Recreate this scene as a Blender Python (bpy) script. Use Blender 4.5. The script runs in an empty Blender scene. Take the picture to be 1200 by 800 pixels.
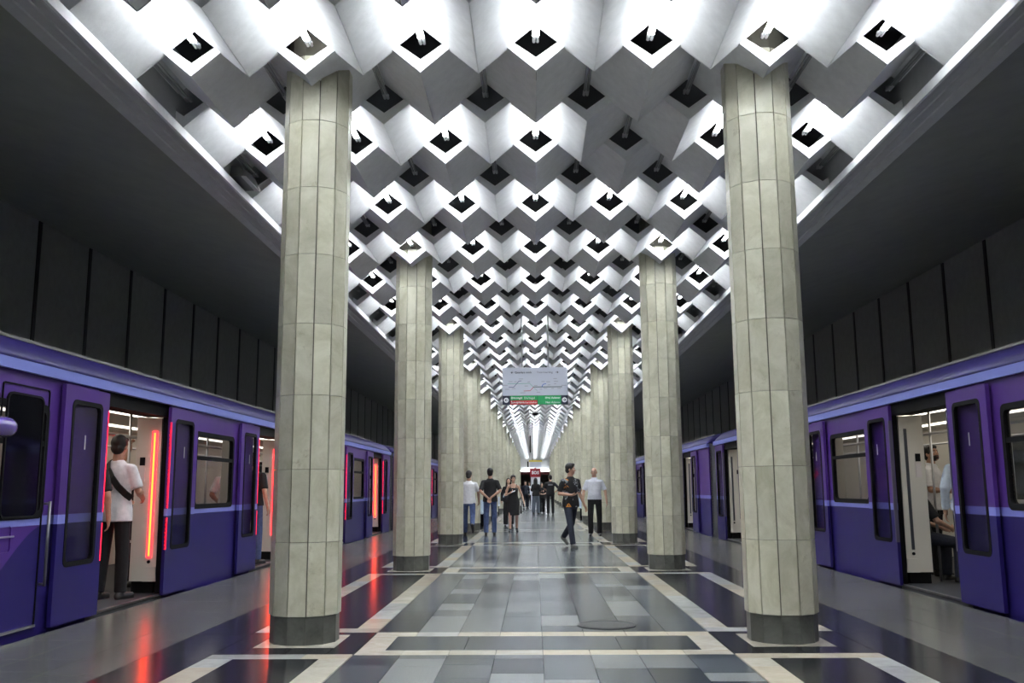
import bpy, bmesh, math, random
from mathutils import Vector, Matrix
random.seed(7)
SC = bpy.context.scene
COL = SC.collection
D = bpy.data

# ------------------------------------------------------------------ camera, world, exposure
F_PX, PITCH, YAW, ROLL = 1080.0, 0.1581, -0.0234, -0.0067
CAM = Vector((-0.0488, 0.0, 1.25))
def _camera():
    cy, sy = math.cos(YAW), math.sin(YAW)
    r0 = Vector((cy, -sy, 0)); f0 = Vector((sy, cy, 0)); z = Vector((0, 0, 1))
    cp, sp = math.cos(PITCH), math.sin(PITCH)
    F = f0*cp + z*sp; U0 = z*cp - f0*sp
    cr, sr = math.cos(ROLL), math.sin(ROLL)
    R = r0*cr + U0*sr; U = U0*cr - r0*sr
    m = Matrix((R, U, -F)).transposed().to_4x4(); m.translation = CAM
    cd = D.cameras.new('camera'); cd.sensor_width = 36; cd.lens = F_PX/1200*36; cd.clip_start = .05; cd.clip_end = 300
    co = D.objects.new('camera', cd); COL.objects.link(co); co.matrix_world = m
    SC.camera = co
_camera()
W = D.worlds.new('world'); SC.world = W; W.use_nodes = True
W.node_tree.nodes['Background'].inputs[0].default_value = (.5, .55, .6, 1)
W.node_tree.nodes['Background'].inputs[1].default_value = 0.0
SC.view_settings.view_transform = 'Standard'; SC.view_settings.look = 'None'
SC.view_settings.gamma = 1; SC.view_settings.use_curve_mapping = False
SC.view_settings.exposure = 0.85
TUBE = 33.0          # ceiling tube emission
CABIN = 1.9          # train cabin light strips
LED = 1.1            # door signal strips

# ------------------------------------------------------------------ dimensions from the photograph
S = 6.811            # column spacing
Y1 = 8.007           # first column pair
L = S/6              # ceiling row length
ZR, ZV = 4.805, 5.235
YP = Y1-.5           # first lit end plate
Y_END, Y_BACK = 116.0, -13.0
NCOL = 16

# ------------------------------------------------------------------ materials
MATS = {}
def nt(name):
    m = D.materials.new(name); m.use_nodes = True
    return m, m.node_tree.nodes, m.node_tree.links
def mat(name, col, rough=.5, metal=0, noise=0, nscale=20, bump=0, bscale=60, col2=None, spec=.5, rnoise=0, coat=0):
    if name in MATS: return MATS[name]
    m, n, l = nt(name); b = n['Principled BSDF']
    b.inputs['Base Color'].default_value = (*col, 1); b.inputs['Roughness'].default_value = rough
    b.inputs['Metallic'].default_value = metal; b.inputs['Specular IOR Level'].default_value = spec
    b.inputs['Coat Weight'].default_value = coat
    if noise or bump or col2 or rnoise:
        g = n.new('ShaderNodeNewGeometry')
        t = n.new('ShaderNodeTexNoise'); t.inputs['Scale'].default_value = nscale; t.inputs['Detail'].default_value = 6
        t.inputs['Roughness'].default_value = .65
        l.new(g.outputs['Position'], t.inputs['Vector'])
        if noise or col2:
            r = n.new('ShaderNodeValToRGB')
            c2 = col2 or tuple(min(1, c*(1+noise)) for c in col); c1 = col if col2 else tuple(c*(1-noise) for c in col)
            r.color_ramp.elements[0].position = .32; r.color_ramp.elements[1].position = .68
            r.color_ramp.elements[0].color = (*c1, 1); r.color_ramp.elements[1].color = (*c2, 1)
            l.new(t.outputs['Fac'], r.inputs['Fac']); l.new(r.outputs['Color'], b.inputs['Base Color'])
        if rnoise:
            mr = n.new('ShaderNodeMapRange'); mr.inputs['To Min'].default_value = max(.02, rough-rnoise); mr.inputs['To Max'].default_value = rough+rnoise
            l.new(t.outputs['Fac'], mr.inputs['Value']); l.new(mr.outputs['Result'], b.inputs['Roughness'])
        if bump:
            t2 = n.new('ShaderNodeTexNoise'); t2.inputs['Scale'].default_value = bscale; t2.inputs['Detail'].default_value = 4
            l.new(g.outputs['Position'], t2.inputs['Vector'])
            bp = n.new('ShaderNodeBump'); bp.inputs['Strength'].default_value = bump; bp.inputs['Distance'].default_value = .01
            l.new(t2.outputs['Fac'], bp.inputs['Height']); l.new(bp.outputs['Normal'], b.inputs['Normal'])
    MATS[name] = m; return m
def emit(name, col, st):
    if name in MATS: return MATS[name]
    m, n, l = nt(name); b = n['Principled BSDF']
    b.inputs['Base Color'].default_value = (*[c*.8 for c in col], 1)
    b.inputs['Emission Color'].default_value = (*col, 1); b.inputs['Emission Strength'].default_value = st
    MATS[name] = m; return m
def glass(name, tint, gloss):
    if name in MATS: return MATS[name]
    m, n, l = nt(name); o = n['Material Output']; n.remove(n['Principled BSDF'])
    t = n.new('ShaderNodeBsdfTransparent'); t.inputs[0].default_value = (*tint, 1)
    g = n.new('ShaderNodeBsdfGlossy'); g.inputs['Roughness'].default_value = .04; g.inputs[0].default_value = (.9, .9, .95, 1)
    mx = n.new('ShaderNodeMixShader')
    mx.inputs[0].default_value = gloss; l.new(t.outputs[0], mx.inputs[1]); l.new(g.outputs[0], mx.inputs[2])
    l.new(mx.outputs[0], o.inputs[0]); MATS[name] = m; return m
def marble(name, base, vein, scale=3.0, rough=.3, spots=None, bump=.05):
    """stone with cloudy variation, veins and brown stains"""
    if name in MATS: return MATS[name]
    m, n, l = nt(name); b = n['Principled BSDF']; b.inputs['Roughness'].default_value = rough
    g = n.new('ShaderNodeNewGeometry'); oi = n.new('ShaderNodeObjectInfo')
    off = n.new('ShaderNodeVectorMath'); off.operation = 'ADD'
    sc = n.new('ShaderNodeVectorMath'); sc.operation = 'SCALE'; sc.inputs[3].default_value = 37.
    cmb = n.new('ShaderNodeCombineXYZ')
    for i in range(3): l.new(oi.outputs['Random'], cmb.inputs[i])
    l.new(cmb.outputs[0], sc.inputs[0]); l.new(g.outputs['Position'], off.inputs[0]); l.new(sc.outputs[0], off.inputs[1])
    a = n.new('ShaderNodeTexNoise'); a.inputs['Scale'].default_value = scale; a.inputs['Detail'].default_value = 8; a.inputs['Roughness'].default_value = .7; a.inputs['Distortion'].default_value = .6
    l.new(off.outputs[0], a.inputs['Vector'])
    r = n.new('ShaderNodeValToRGB'); r.color_ramp.elements[0].position = .3; r.color_ramp.elements[1].position = .62
    r.color_ramp.elements[0].color = (*vein, 1); r.color_ramp.elements[1].color = (*base, 1)
    l.new(a.outputs['Fac'], r.inputs['Fac'])
    # per-slab tone
    hs = n.new('ShaderNodeHueSaturation'); mr = n.new('ShaderNodeMapRange')
    mr.inputs['To Min'].default_value = .82; mr.inputs['To Max'].default_value = 1.12
    l.new(oi.outputs['Random'], mr.inputs['Value']); l.new(mr.outputs['Result'], hs.inputs['Value']); l.new(r.outputs['Color'], hs.inputs['Color'])
    last = hs.outputs['Color']
    if spots:
        v = n.new('ShaderNodeTexNoise'); v.inputs['Scale'].default_value = 5; v.inputs['Detail'].default_value = 9; v.inputs['Roughness'].default_value = .8
        l.new(off.outputs[0], v.inputs['Vector'])
        rr = n.new('ShaderNodeValToRGB'); rr.color_ramp.elements[0].position = .58; rr.color_ramp.elements[1].position = .72
        rr.color_ramp.elements[0].color = (0, 0, 0, 1); rr.color_ramp.elements[1].color = (.75, .75, .75, 1)
        mx = n.new('ShaderNodeMix'); mx.data_type = 'RGBA'; mx.inputs[7].default_value = (*spots, 1)
        l.new(v.outputs['Fac'], rr.inputs['Fac']); l.new(rr.outputs['Color'], mx.inputs[0]); l.new(last, mx.inputs[6]); last = mx.outputs[2]
    l.new(last, b.inputs['Base Color'])
    bp = n.new('ShaderNodeBump'); bp.inputs['Strength'].default_value = bump; bp.inputs['Distance'].default_value = .01
    l.new(a.outputs['Fac'], bp.inputs['Height']); l.new(bp.outputs['Normal'], b.inputs['Normal'])
    MATS[name] = m; return m

plaster = mat('painted_plaster', (.80, .81, .82), .75, noise=.06, nscale=9, bump=.12, bscale=45)
void_m = mat('dark_void', (.05, .052, .058), .9)
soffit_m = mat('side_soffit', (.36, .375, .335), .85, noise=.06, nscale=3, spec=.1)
wallp_m = mat('track_wall_panel', (.26, .27, .245), .7, noise=.08, nscale=6, spec=.2)
wallb_m = mat('track_wall_backing', (.04, .04, .042), .7)
strip_m = mat('wall_joint_profile', (.015, .015, .016), .5)
trim_m = mat('cornice_plaster', (.50, .51, .52), .9, noise=.05, nscale=8, spec=.1)
col_m = marble('column_marble', (.64, .625, .50), (.44, .425, .30), 3.2, .36, spots=(.27, .235, .14))
plinth_m = marble('plinth_granite', (.115, .118, .105), (.05, .052, .045), 4.5, .35)
core_m = mat('mortar', (.16, .15, .12), .9)
grout_m = mat('floor_grout', (.05, .052, .055), .8)
cream_m = [marble('cream_floor_marble_%d' % i, c, v, 4, .16, bump=.03) for i, (c, v) in enumerate([((.72, .68, .58), (.55, .50, .40)), ((.66, .67, .64), (.48, .49, .46)), ((.72, .645, .51), (.60, .52, .40))])]
def granite(name, c, rough=.2): return mat(name, c, rough, noise=.22, nscale=110, bump=.02, bscale=9, rnoise=.05, spec=.32)
gr_m = [granite('grey_granite_%d' % i, c) for i, c in enumerate([(.048, .062, .076), (.09, .105, .120), (.16, .175, .185), (.026, .034, .046), (.25, .265, .265)])]
dk_m = [granite('dark_granite_%d' % i, c, .17) for i, c in enumerate([(.018, .019, .024), (.028, .029, .035)])]
sd_m = [granite('platform_granite_%d' % i, c, .24) for i, c in enumerate([(.110, .110, .098), (.125, .122, .110), (.098, .098, .088)])]
chrome = mat('brushed_steel', (.6, .6, .62), .3, 1)
black_m = mat('black_rubber', (.006, .006, .007), .7, spec=.12)
cab_m = mat('cream_interior', (.72, .68, .60), .45)
cfloor_m = mat('cabin_floor', (.03, .032, .04), .6, noise=.3, nscale=60)
seat_m = mat('seat_shell', (.75, .74, .70), .4)
seatf_m = mat('seat_fabric', (.05, .05, .08), .8)
lav_m = mat('lavender_paint', (.19, .22, .60), .4, spec=.3)
roof_m = mat('roof_paint', (.020, .013, .115), .45, spec=.25, coat=.03)
tube_on = emit('lit_tube', (.93, .97, 1.0), TUBE)
tube_off = mat('unlit_tube', (.45, .46, .47), .25)
hous_m = mat('lamp_housing', (.6, .6, .61), .5)
cabl_m = emit('cabin_light', (1, .93, .80), CABIN)
led_red = emit('red_door_strip', (1, .012, .04), LED)
led_or = emit('orange_door_strip', (1, .20, .02), LED*2.4)
led_jamb = emit('red_jamb_lamp', (1, .015, .02), LED*3.4)
gl_win = glass('window_glass', (.76, .76, .79), .05)
gl_door = glass('door_glass', (.80, .78, .83), .04)
gl_dark = mat('dark_cab_glass', (.004, .004, .006), .06)

def livery(name, cab=False):
    """upper purple, lavender waist line, lower indigo; by height above the platform"""
    m, n, l = nt(name); b = n['Principled BSDF']; b.inputs['Roughness'].default_value = .38; b.inputs['Specular IOR Level'].default_value = .22; b.inputs['Coat Weight'].default_value = .06; b.inputs['Coat Roughness'].default_value = .1
    g = n.new('ShaderNodeNewGeometry'); s = n.new('ShaderNodeSeparateXYZ'); l.new(g.outputs['Position'], s.inputs[0])
    def math_(op, a, c):
        k = n.new('ShaderNodeMath'); k.operation = op
        for i, q in enumerate((a, c)):
            if isinstance(q, (int, float)): k.inputs[i].default_value = q
            else: l.new(q, k.inputs[i])
        return k.outputs[0]
    z = s.outputs['Z']
    if cab:
        mr = n.new('ShaderNodeMapRange'); mr.interpolation_type = 'SMOOTHSTEP'
        mr.inputs['From Min'].default_value = 7.35; mr.inputs['From Max'].default_value = 8.55; mr.inputs['To Min'].default_value = .34; mr.inputs['To Max'].default_value = .95
        l.new(s.outputs['Y'], mr.inputs['Value']); zb = mr.outputs['Result']
    else: zb = .95
    low = math_('LESS_THAN', z, zb)
    st = math_('MULTIPLY', math_('GREATER_THAN', z, .95), math_('LESS_THAN', z, 1.035))
    m1 = n.new('ShaderNodeMix'); m1.data_type = 'RGBA'; m1.inputs[6].default_value = (.072, .026, .200, 1); m1.inputs[7].default_value = (.017, .011, .108, 1); l.new(low, m1.inputs[0])
    m2 = n.new('ShaderNodeMix'); m2.data_type = 'RGBA'; m2.inputs[7].default_value = (.20, .215, .58, 1); l.new(m1.outputs[2], m2.inputs[6]); l.new(st, m2.inputs[0])
    l.new(m2.outputs[2], b.inputs['Base Color'])
    t = n.new('ShaderNodeTexNoise'); t.inputs['Scale'].default_value = 2.2; l.new(g.outputs['Position'], t.inputs['Vector'])
    bp = n.new('ShaderNodeBump'); bp.inputs['Strength'].default_value = .08; bp.inputs['Distance'].default_value = .02
    l.new(t.outputs['Fac'], bp.inputs['Height']); l.new(bp.outputs['Normal'], b.inputs['Normal'])
    return m
liv_m = livery('train_livery'); livcab_m = livery('train_livery_cab', True)

# ------------------------------------------------------------------ mesh helpers
WL = {}
TMP = D.scenes.new('scratch')
def evaluate(o):
    TMP.collection.objects.link(o)
    with bpy.context.temp_override(scene=TMP, view_layer=TMP.view_layers[0]):
        dg = bpy.context.evaluated_depsgraph_get(); me = D.meshes.new_from_object(o.evaluated_get(dg))
    TMP.collection.objects.unlink(o); return me
def empty(name, loc, rz=0):
    o = D.objects.new(name, None); COL.objects.link(o); o.location = loc; o.rotation_euler = (0, 0, rz)
    o.empty_display_size = .2; WL[o.name] = Vector(loc); return o
def tag(o, label=None, cat=None, group=None, kind=None):
    if label: o['label'] = label
    if cat: o['category'] = cat
    if group: o['group'] = group
    if kind: o['kind'] = kind
    return o
class MB:
    def __init__(s): s.v = []; s.f = []; s.m = []; s.sm = []
    def poly(s, pts, mi=0, smooth=False):
        i = len(s.v); s.v += [tuple(p) for p in pts]; s.f.append(tuple(range(i, i+len(pts)))); s.m.append(mi); s.sm.append(smooth)
    def hexa(s, p, mi=0):
        i = len(s.v); s.v += [tuple(q) for q in p]
        for f in ((0, 3, 2, 1), (4, 5, 6, 7), (0, 1, 5, 4), (1, 2, 6, 5), (2, 3, 7, 6), (3, 0, 4, 7)):
            s.f.append(tuple(i+k for k in f)); s.m.append(mi); s.sm.append(False)
    def box(s, x0, x1, y0, y1, z0, z1, mi=0):
        x0, x1 = min(x0, x1), max(x0, x1)
        s.hexa([(x0, y0, z0), (x1, y0, z0), (x1, y1, z0), (x0, y1, z0), (x0, y0, z1), (x1, y0, z1), (x1, y1, z1), (x0, y1, z1)], mi)
    def loft(s, rings, mi=0, caps=True, smooth=True, closed=True):
        n = len(rings[0]); i = len(s.v)
        for r in rings: s.v += [tuple(p) for p in r]
        for a in range(len(rings)-1):
            for k in range(n if closed else n-1):
                k2 = (k+1) % n
                s.f.append((i+a*n+k, i+a*n+k2, i+(a+1)*n+k2, i+(a+1)*n+k)); s.m.append(mi); s.sm.append(smooth)
        if caps:
            s.f.append(tuple(i+k for k in reversed(range(n)))); s.m.append(mi); s.sm.append(False)
            s.f.append(tuple(i+(len(rings)-1)*n+k for k in range(n))); s.m.append(mi); s.sm.append(False)
    def tube(s, p, q, r0, r1=None, n=10, mi=0, caps=True):
        p, q = Vector(p), Vector(q); r1 = r0 if r1 is None else r1
        d = (q-p).normalized(); a = d.orthogonal().normalized(); b = d.cross(a)
        s.loft([[c+(a*math.cos(t)+b*math.sin(t))*r for t in [2*math.pi*k/n for k in range(n)]] for c, r in ((p, r0), (q, r1))], mi, caps)
    def sphere(s, c, rad, B=None, n=10, m=7, mi=0):
        c = Vector(c); B = B or Matrix.Identity(3)
        rings = []
        for j in range(m+1):
            ph = -math.pi/2+math.pi*j/m; rr = max(math.cos(ph), .02)
            rings.append([c+B @ Vector((rad[0]*rr*math.cos(2*math.pi*k/n), rad[1]*rr*math.sin(2*math.pi*k/n), rad[2]*math.sin(ph))) for k in range(n)])
        s.loft(rings, mi)
    def caps(s, p, q, r0, r1, n=10, mi=0):
        """tapered capsule"""
        p, q = Vector(p), Vector(q); d = q-p; ln = d.length
        d = d.normalized() if ln > 1e-6 else Vector((0, 0, 1)); a = d.orthogonal().normalized(); b = d.cross(a)
        rings = []
        def ring(c, r): rings.append([c+(a*math.cos(2*math.pi*k/n)+b*math.sin(2*math.pi*k/n))*r for k in range(n)])
        for j in range(4):
            t = -math.pi/2+.02+(math.pi/2-.02)*j/3; ring(p+d*(r0*math.sin(t)), r0*math.cos(t))
        for j in range(4):
            t = (math.pi/2-.02)*j/3; ring(q+d*(r1*math.sin(t)), r1*math.cos(t))
        s.loft(rings, mi)
    def mesh(s, name, mats, off=(0, 0, 0)):
        me = D.meshes.new(name); ox, oy, oz = off
        me.from_pydata([(a-ox, b-oy, c-oz) for a, b, c in s.v], [], s.f)
        for m in (mats if isinstance(mats, (list, tuple)) else [mats]): me.materials.append(m)
        me.polygons.foreach_set('material_index', s.m); me.polygons.foreach_set('use_smooth', s.sm)
        me.update(); return me
    def fix(s, me):
        bm = bmesh.new(); bm.from_mesh(me); bmesh.ops.recalc_face_normals(bm, faces=bm.faces); bm.to_mesh(me); bm.free()
    def build(s, name, mats, parent=None):
        off = WL.get(parent.name, (0, 0, 0)) if parent else (0, 0, 0)
        me = s.mesh(name, mats, off); s.fix(me)
        o = D.objects.new(name, me); COL.objects.link(o); o.parent = parent; WL[o.name] = Vector(off); return o
def link(name, me, parent, loc=(0, 0, 0), scale=None, matl=None):
    o = D.objects.new(name, me); COL.objects.link(o); o.parent = parent; o.location = loc
    if scale: o.scale = scale
    if matl: o.material_slots[0].link = 'OBJECT'; o.material_slots[0].material = matl
    return o
def rrect(u0, u1, v0, v1, r, m=5):
    pts = []
    for cu, cv, a0 in ((u1-r, v1-r, 0), (u0+r, v1-r, 90), (u0+r, v0+r, 180), (u1-r, v0+r, 270)):
        for k in range(m):
            a = math.radians(a0+90*k/(m-1)); pts.append((cu+r*math.cos(a), cv+r*math.sin(a)))
    return pts
def plate_hole(mb, w0, w1, u0, u1, v0, v1, h, r, mi=0, m=5):
    """plate in the Y-Z plane, X from w0 to w1, with a rounded hole h=(u0,u1,v0,v1)"""
    inn = rrect(*h, r, m); out = [c for c in ((u1, v1), (u0, v1), (u0, v0), (u1, v0)) for _ in range(m)]
    n = len(inn)
    for k in range(n):
        k2 = (k+1) % n
        for w in (w0, w1):
            q = [(w, *out[k]), (w, *out[k2]), (w, *inn[k2]), (w, *inn[k])]
            if out[k] == out[k2]: q = [q[0], q[2], q[3]]
            mb.poly(q, mi)
        mb.poly([(w0, *inn[k]), (w0, *inn[k2]), (w1, *inn[k2]), (w1, *inn[k])], mi)
        if out[k] != out[k2]: mb.poly([(w0, *out[k]), (w0, *out[k2]), (w1, *out[k2]), (w1, *out[k])], mi)
def ring_plate(mb, w0, w1, o_, ro, i_, ri, mi=0, m=5):
    A, B = rrect(*o_, ro, m), rrect(*i_, ri, m); n = len(A)
    for k in range(n):
        k2 = (k+1) % n
        for w in (w0, w1): mb.poly([(w, *A[k]), (w, *A[k2]), (w, *B[k2]), (w, *B[k])], mi)
        for P in (A, B): mb.poly([(w0, *P[k]), (w0, *P[k2]), (w1, *P[k2]), (w1, *P[k])], mi)
def pane(mb, w0, w1, h, r, mi=0, m=5):
    A = rrect(*h, r, m)
    mb.loft([[(w0, *p) for p in A], [(w1, *p) for p in A]], mi, True, False)
def text(name, s, size, origin, matl, parent, align='LEFT', bold=0, face='-Y'):
    c = D.curves.new(name, 'FONT'); c.body = s; c.size = size; c.align_x = align; c.align_y = 'CENTER'; c.offset = bold; c.resolution_u = 2
    o = D.objects.new(name, c); me = evaluate(o)
    D.objects.remove(o); D.curves.remove(c); me.name = name
    me.transform(Matrix.Rotation(math.pi/2, 4, 'X'))
    off = WL.get(parent.name, Vector((0, 0, 0))); me.transform(Matrix.Translation(Vector(origin)-off))
    me.materials.clear(); me.materials.append(matl)
    ob = D.objects.new(name, me); COL.objects.link(ob); ob.parent = parent; WL[ob.name] = Vector(off); return ob
ORD = ['nearest', 'second', 'third', 'fourth', 'fifth', 'sixth', 'seventh', 'eighth', 'ninth', 'tenth', 'eleventh', 'twelfth', 'thirteenth', 'fourteenth', 'fifteenth', 'farthest']

ORDW = ORD[:15]+['sixteenth', 'seventeenth', 'eighteenth', 'nineteenth', 'twentieth', 'twenty-first', 'twenty-second', 'twenty-third', 'twenty-fourth', 'twenty-fifth']
ORDW[0] = 'first'
# ------------------------------------------------------------------ structure: floor
mb = MB(); mb.box(-4.45, 4.45, Y_BACK, Y_END, -1.1, -.012)
floor = tag(mb.build('floor', grout_m), kind='structure')
tiles = []   # x0,x1,y0,y1,material
def run(x0, x1, y0, y1, ln, ms, jit=.0, w=None):
    y = y0
    while y < y1-.02:
        e = y+ln*(1+random.uniform(-jit, jit))
        if y1-e < ln*.35: e = y1
        tiles.append((x0, x1, y, min(e, y1), random.choices(ms, w)[0])); y = min(e, y1)
def runx(x0, x1, y0, y1, ln, ms):
    n = max(1, round((x1-x0)/ln)); 
    for i in range(n): tiles.append((x0+(x1-x0)*i/n, x0+(x1-x0)*(i+1)/n, y0, y1, random.choice(ms)))
for k in range(-3, NCOL):
    yc = Y1+S*k; ya, yb = yc-.86, yc+S-.86
    if yb > Y_END: yb = Y_END-.1
    if ya < Y_BACK: continue
    for s in (-1, 1):
        def X(a, b): return (s*a, s*b) if s > 0 else (s*b, s*a)
        for j in range(3): run(*X(3.04+j*.443, 3.04+(j+1)*.443), ya, yb, .9, sd_m, .05)
        run(*X(4.37, 4.45), ya, yb, 1.2, [sd_m[1]])
        run(*X(2.55, 3.04), ya, yb, 1.2, dk_m, .05)
        run(*X(2.33, 2.55), yc+.67, yb, .62, cream_m)
        run(*X(1.46, 1.68), yc+.67, yb, .62, cream_m)
        run(*X(1.68, 2.33), yc+.67, yb, 1.05, dk_m)
        runx(*X(1.46, 2.55), ya, ya+.2, .36, cream_m)
        runx(*X(1.46, 2.55), yc+.43, yc+.67, .36, cream_m)
        runx(*X(1.46, 1.67), ya+.2, yc+.43, .3, dk_m)
        runx(*X(2.33, 2.55), ya+.2, yc+.43, .3, dk_m)
        runx(*X(1.67, 2.33), ya+.2, yc-.37, .33, dk_m)
        runx(*X(1.67, 2.33), yc+.3, yc+.43, .33, dk_m)
        runx(*X(1.67, 2.33), yc-.37, yc+.3, 1, [cream_m[0]])
    # framed box across the hall at each column pair
    runx(-1.45, 1.45, yc-.70, yc-.49, .36, cream_m); runx(-1.45, 1.45, yc+.2, yc+.43, .36, cream_m)
    for s in (-1, 1): tiles.append((min(s*1.24, s*1.45), max(s*1.24, s*1.45), yc-.49, yc+.2, cream_m[0]))
    runx(-1.24, 1.24, yc-.49, yc+.2, .62, [gr_m[3], gr_m[0]])
    runx(-1.45, 1.45, ya, yc-.70, .3625, gr_m[:3])
    for j in range(8):
        run(-1.45+j*2.9/8, -1.45+(j+1)*2.9/8, yc+.43, yb, random.choice([.5, .6, .75]), gr_m, .45, [3, 3.5, 3.5, 2, 1.6])
vis = [t for t in tiles if t[2] > 5.6]
vis.sort(key=lambda t: -((t[1]-t[0])/((t[2]+t[3])/2))*((t[3]-t[2])/((t[2]+t[3])/2)**2))
single = set(id(t) for t in vis[:300])
mb = MB(); mb.box(-.5, .5, -.5, .5, -1, 0); tile_me = mb.mesh('floor_tile', grout_m); mb.fix(tile_me)
mats_all = cream_m+gr_m+dk_m+sd_m; midx = {m.name: i for i, m in enumerate(mats_all)}
far = MB(); G = .0025
for t in tiles:
    x0, x1, y0, y1 = t[0]+G, t[1]-G, t[2]+G, t[3]-G
    if id(t) in single:
        link('floor_tile', tile_me, floor, ((x0+x1)/2, (y0+y1)/2, random.uniform(-.0006, 0)), (x1-x0, y1-y0, .011), t[4])
    else:
        far.box(x0, x1, y0, y1, -.011, 0, midx[t[4].name])
tag(far.build('floor_tile', mats_all, floor), kind='stuff')

# ------------------------------------------------------------------ structure: track beds, walls, soffits, cornices
for s, side in ((-1, 'left'), (1, 'right')):
    mb = MB(); mb.box(s*4.46, s*8.2, Y_BACK, Y_END, -1.4, -1.2)
    for rx in (5.2, 6.72): mb.box(s*rx-.035, s*rx+.035, Y_BACK, Y_END, -1.2, -1.05)
    tag(mb.build('floor_track_'+side, mat('ballast_concrete', (.05, .05, .05), .9, noise=.3, nscale=15)), kind='structure')
    mb = MB(); mb.box(s*8.04, s*8.2, Y_BACK, Y_END, -1.4, 5.75)
    wall = tag(mb.build('wall_'+side, wallb_m), kind='structure')
    y0 = 14.24 if s < 0 else 16.14
    mb = MB(); mb.box(s*8.0, s*8.04, .055, 1.645, -1.2, 5.585); pm = mb.mesh('wall_panel', wallp_m); mb.fix(pm)
    mb = MB(); mb.box(s*7.985, s*8.04, -.045, -.008, -1.2, 5.56); mb.box(s*7.985, s*8.04, .008, .045, -1.2, 5.56); sm_ = mb.mesh('joint_profile', strip_m); mb.fix(sm_)
    k = -15
    while y0+1.7*k < Y_END-2:
        y = y0+1.7*k; k += 1
        if y < Y_BACK: continue
        link('wall_panel', pm, wall, (0, y, 0)); link('joint_profile', sm_, wall, (0, y, 0))
    # sloping soffit over the track
    mb = MB(); prof = [(3.78, 4.66), (4.6, 4.86), (5.6, 5.09), (6.8, 5.34), (8.05, 5.585), (8.05, 5.75), (3.78, 5.75)]
    mb.loft([[(s*x, y, z) for x, z in prof] for y in (Y_BACK, Y_END)], 0, True, False)
    tag(mb.build('ceiling_'+side, soffit_m), kind='structure')
    # cornice between soffit and coffered ceiling
    prof = [(3.51, 4.715), (3.53, 4.70), (3.60, 4.70), (3.605, 4.685), (3.69, 4.68), (3.695, 4.665), (3.785, 4.645), (3.785, 4.75), (3.60, 5.6), (3.585, 5.6), (3.585, 4.79), (3.51, 4.79)]
    mb = MB(); mb.loft([[(s*x, y, z) for x, z in prof] for y in (Y_BACK, Y_END)], 0, True, False)
    tr_ = tag(mb.build('trim_1' if s < 0 else 'trim_2', trim_m), kind='structure')
    mb = MB(); mb.box(s*3.485, s*3.512, Y_BACK, Y_END, 4.70, 4.79); mb.build('lip', plaster, tr_)  # paler than the cornice, so its lit look is put into the colour
# dark space above the coffers
mb = MB(); mb.box(-3.6, 3.6, Y_BACK, Y_END, 5.9, 6.0); mb.box(-3.62, -3.6, Y_BACK, Y_END, 5.6, 6.0); mb.box(3.6, 3.62, Y_BACK, Y_END, 5.6, 6.0)
ceiling = tag(mb.build('ceiling', void_m), kind='structure')
# far end wall with opening towards the escalators, and wall behind the camera
endw_m = mat('end_wall_white', (.82, .83, .84), .6)
mb = MB(); mb.box(-4.45, 4.45, Y_END, Y_END+.2, 3.25, 5.9); mb.box(-4.45, -2.6, Y_END, Y_END+.2, 0, 3.25); mb.box(2.6, 4.45, Y_END, Y_END+.2, 0, 3.25)
for s in (-1, 1): mb.box(s*4.45, s*8.2, Y_END, Y_END+.2, -1.4, 5.9, 1)
wf = tag(mb.build('wall_far', [endw_m, void_m]), kind='structure')
mb = MB(); mb.box(-2.6, 2.6, Y_END-.12, Y_END, 2.95, 3.25); mb.build('lintel', mat('dark_red_paint', (.12, .012, .015), .5), wf)
for x in (-1.3, 0, 1.3):  # added tubes, made up to brighten the white end wall
    mb = MB(); mb.tube((x-.6, Y_END-.3, 3.42), (x+.6, Y_END-.3, 3.42), .013, n=8); mb.box(x-.62, x+.62, Y_END-.33, Y_END-.27, 3.27, 3.40, 1); mb.build('added_wash_lamp', [tube_on, hous_m], wf)
mb = MB(); mb.box(-2.6, 2.6, Y_END+5, Y_END+5.2, 0, 3.3); mb.box(-2.8, -2.6, Y_END+.2, Y_END+5, 0, 3.3); mb.box(2.6, 2.8, Y_END+.2, Y_END+5, 0, 3.3); mb.box(-2.6, 2.6, Y_END, Y_END+5, 3.3, 3.4); mb.box(-2.6, 2.6, Y_END, Y_END+5, -.1, 0)
mb.build('lobby', mat('lobby_brown', (.05, .035, .03), .6), wf)
mb = MB(); mb.box(-8.2, 8.2, Y_BACK-.2, Y_BACK, -1.4, 6)
tag(mb.build('wall_back', mat('back_wall', (.4, .4, .4), .7)), kind='structure')

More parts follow.
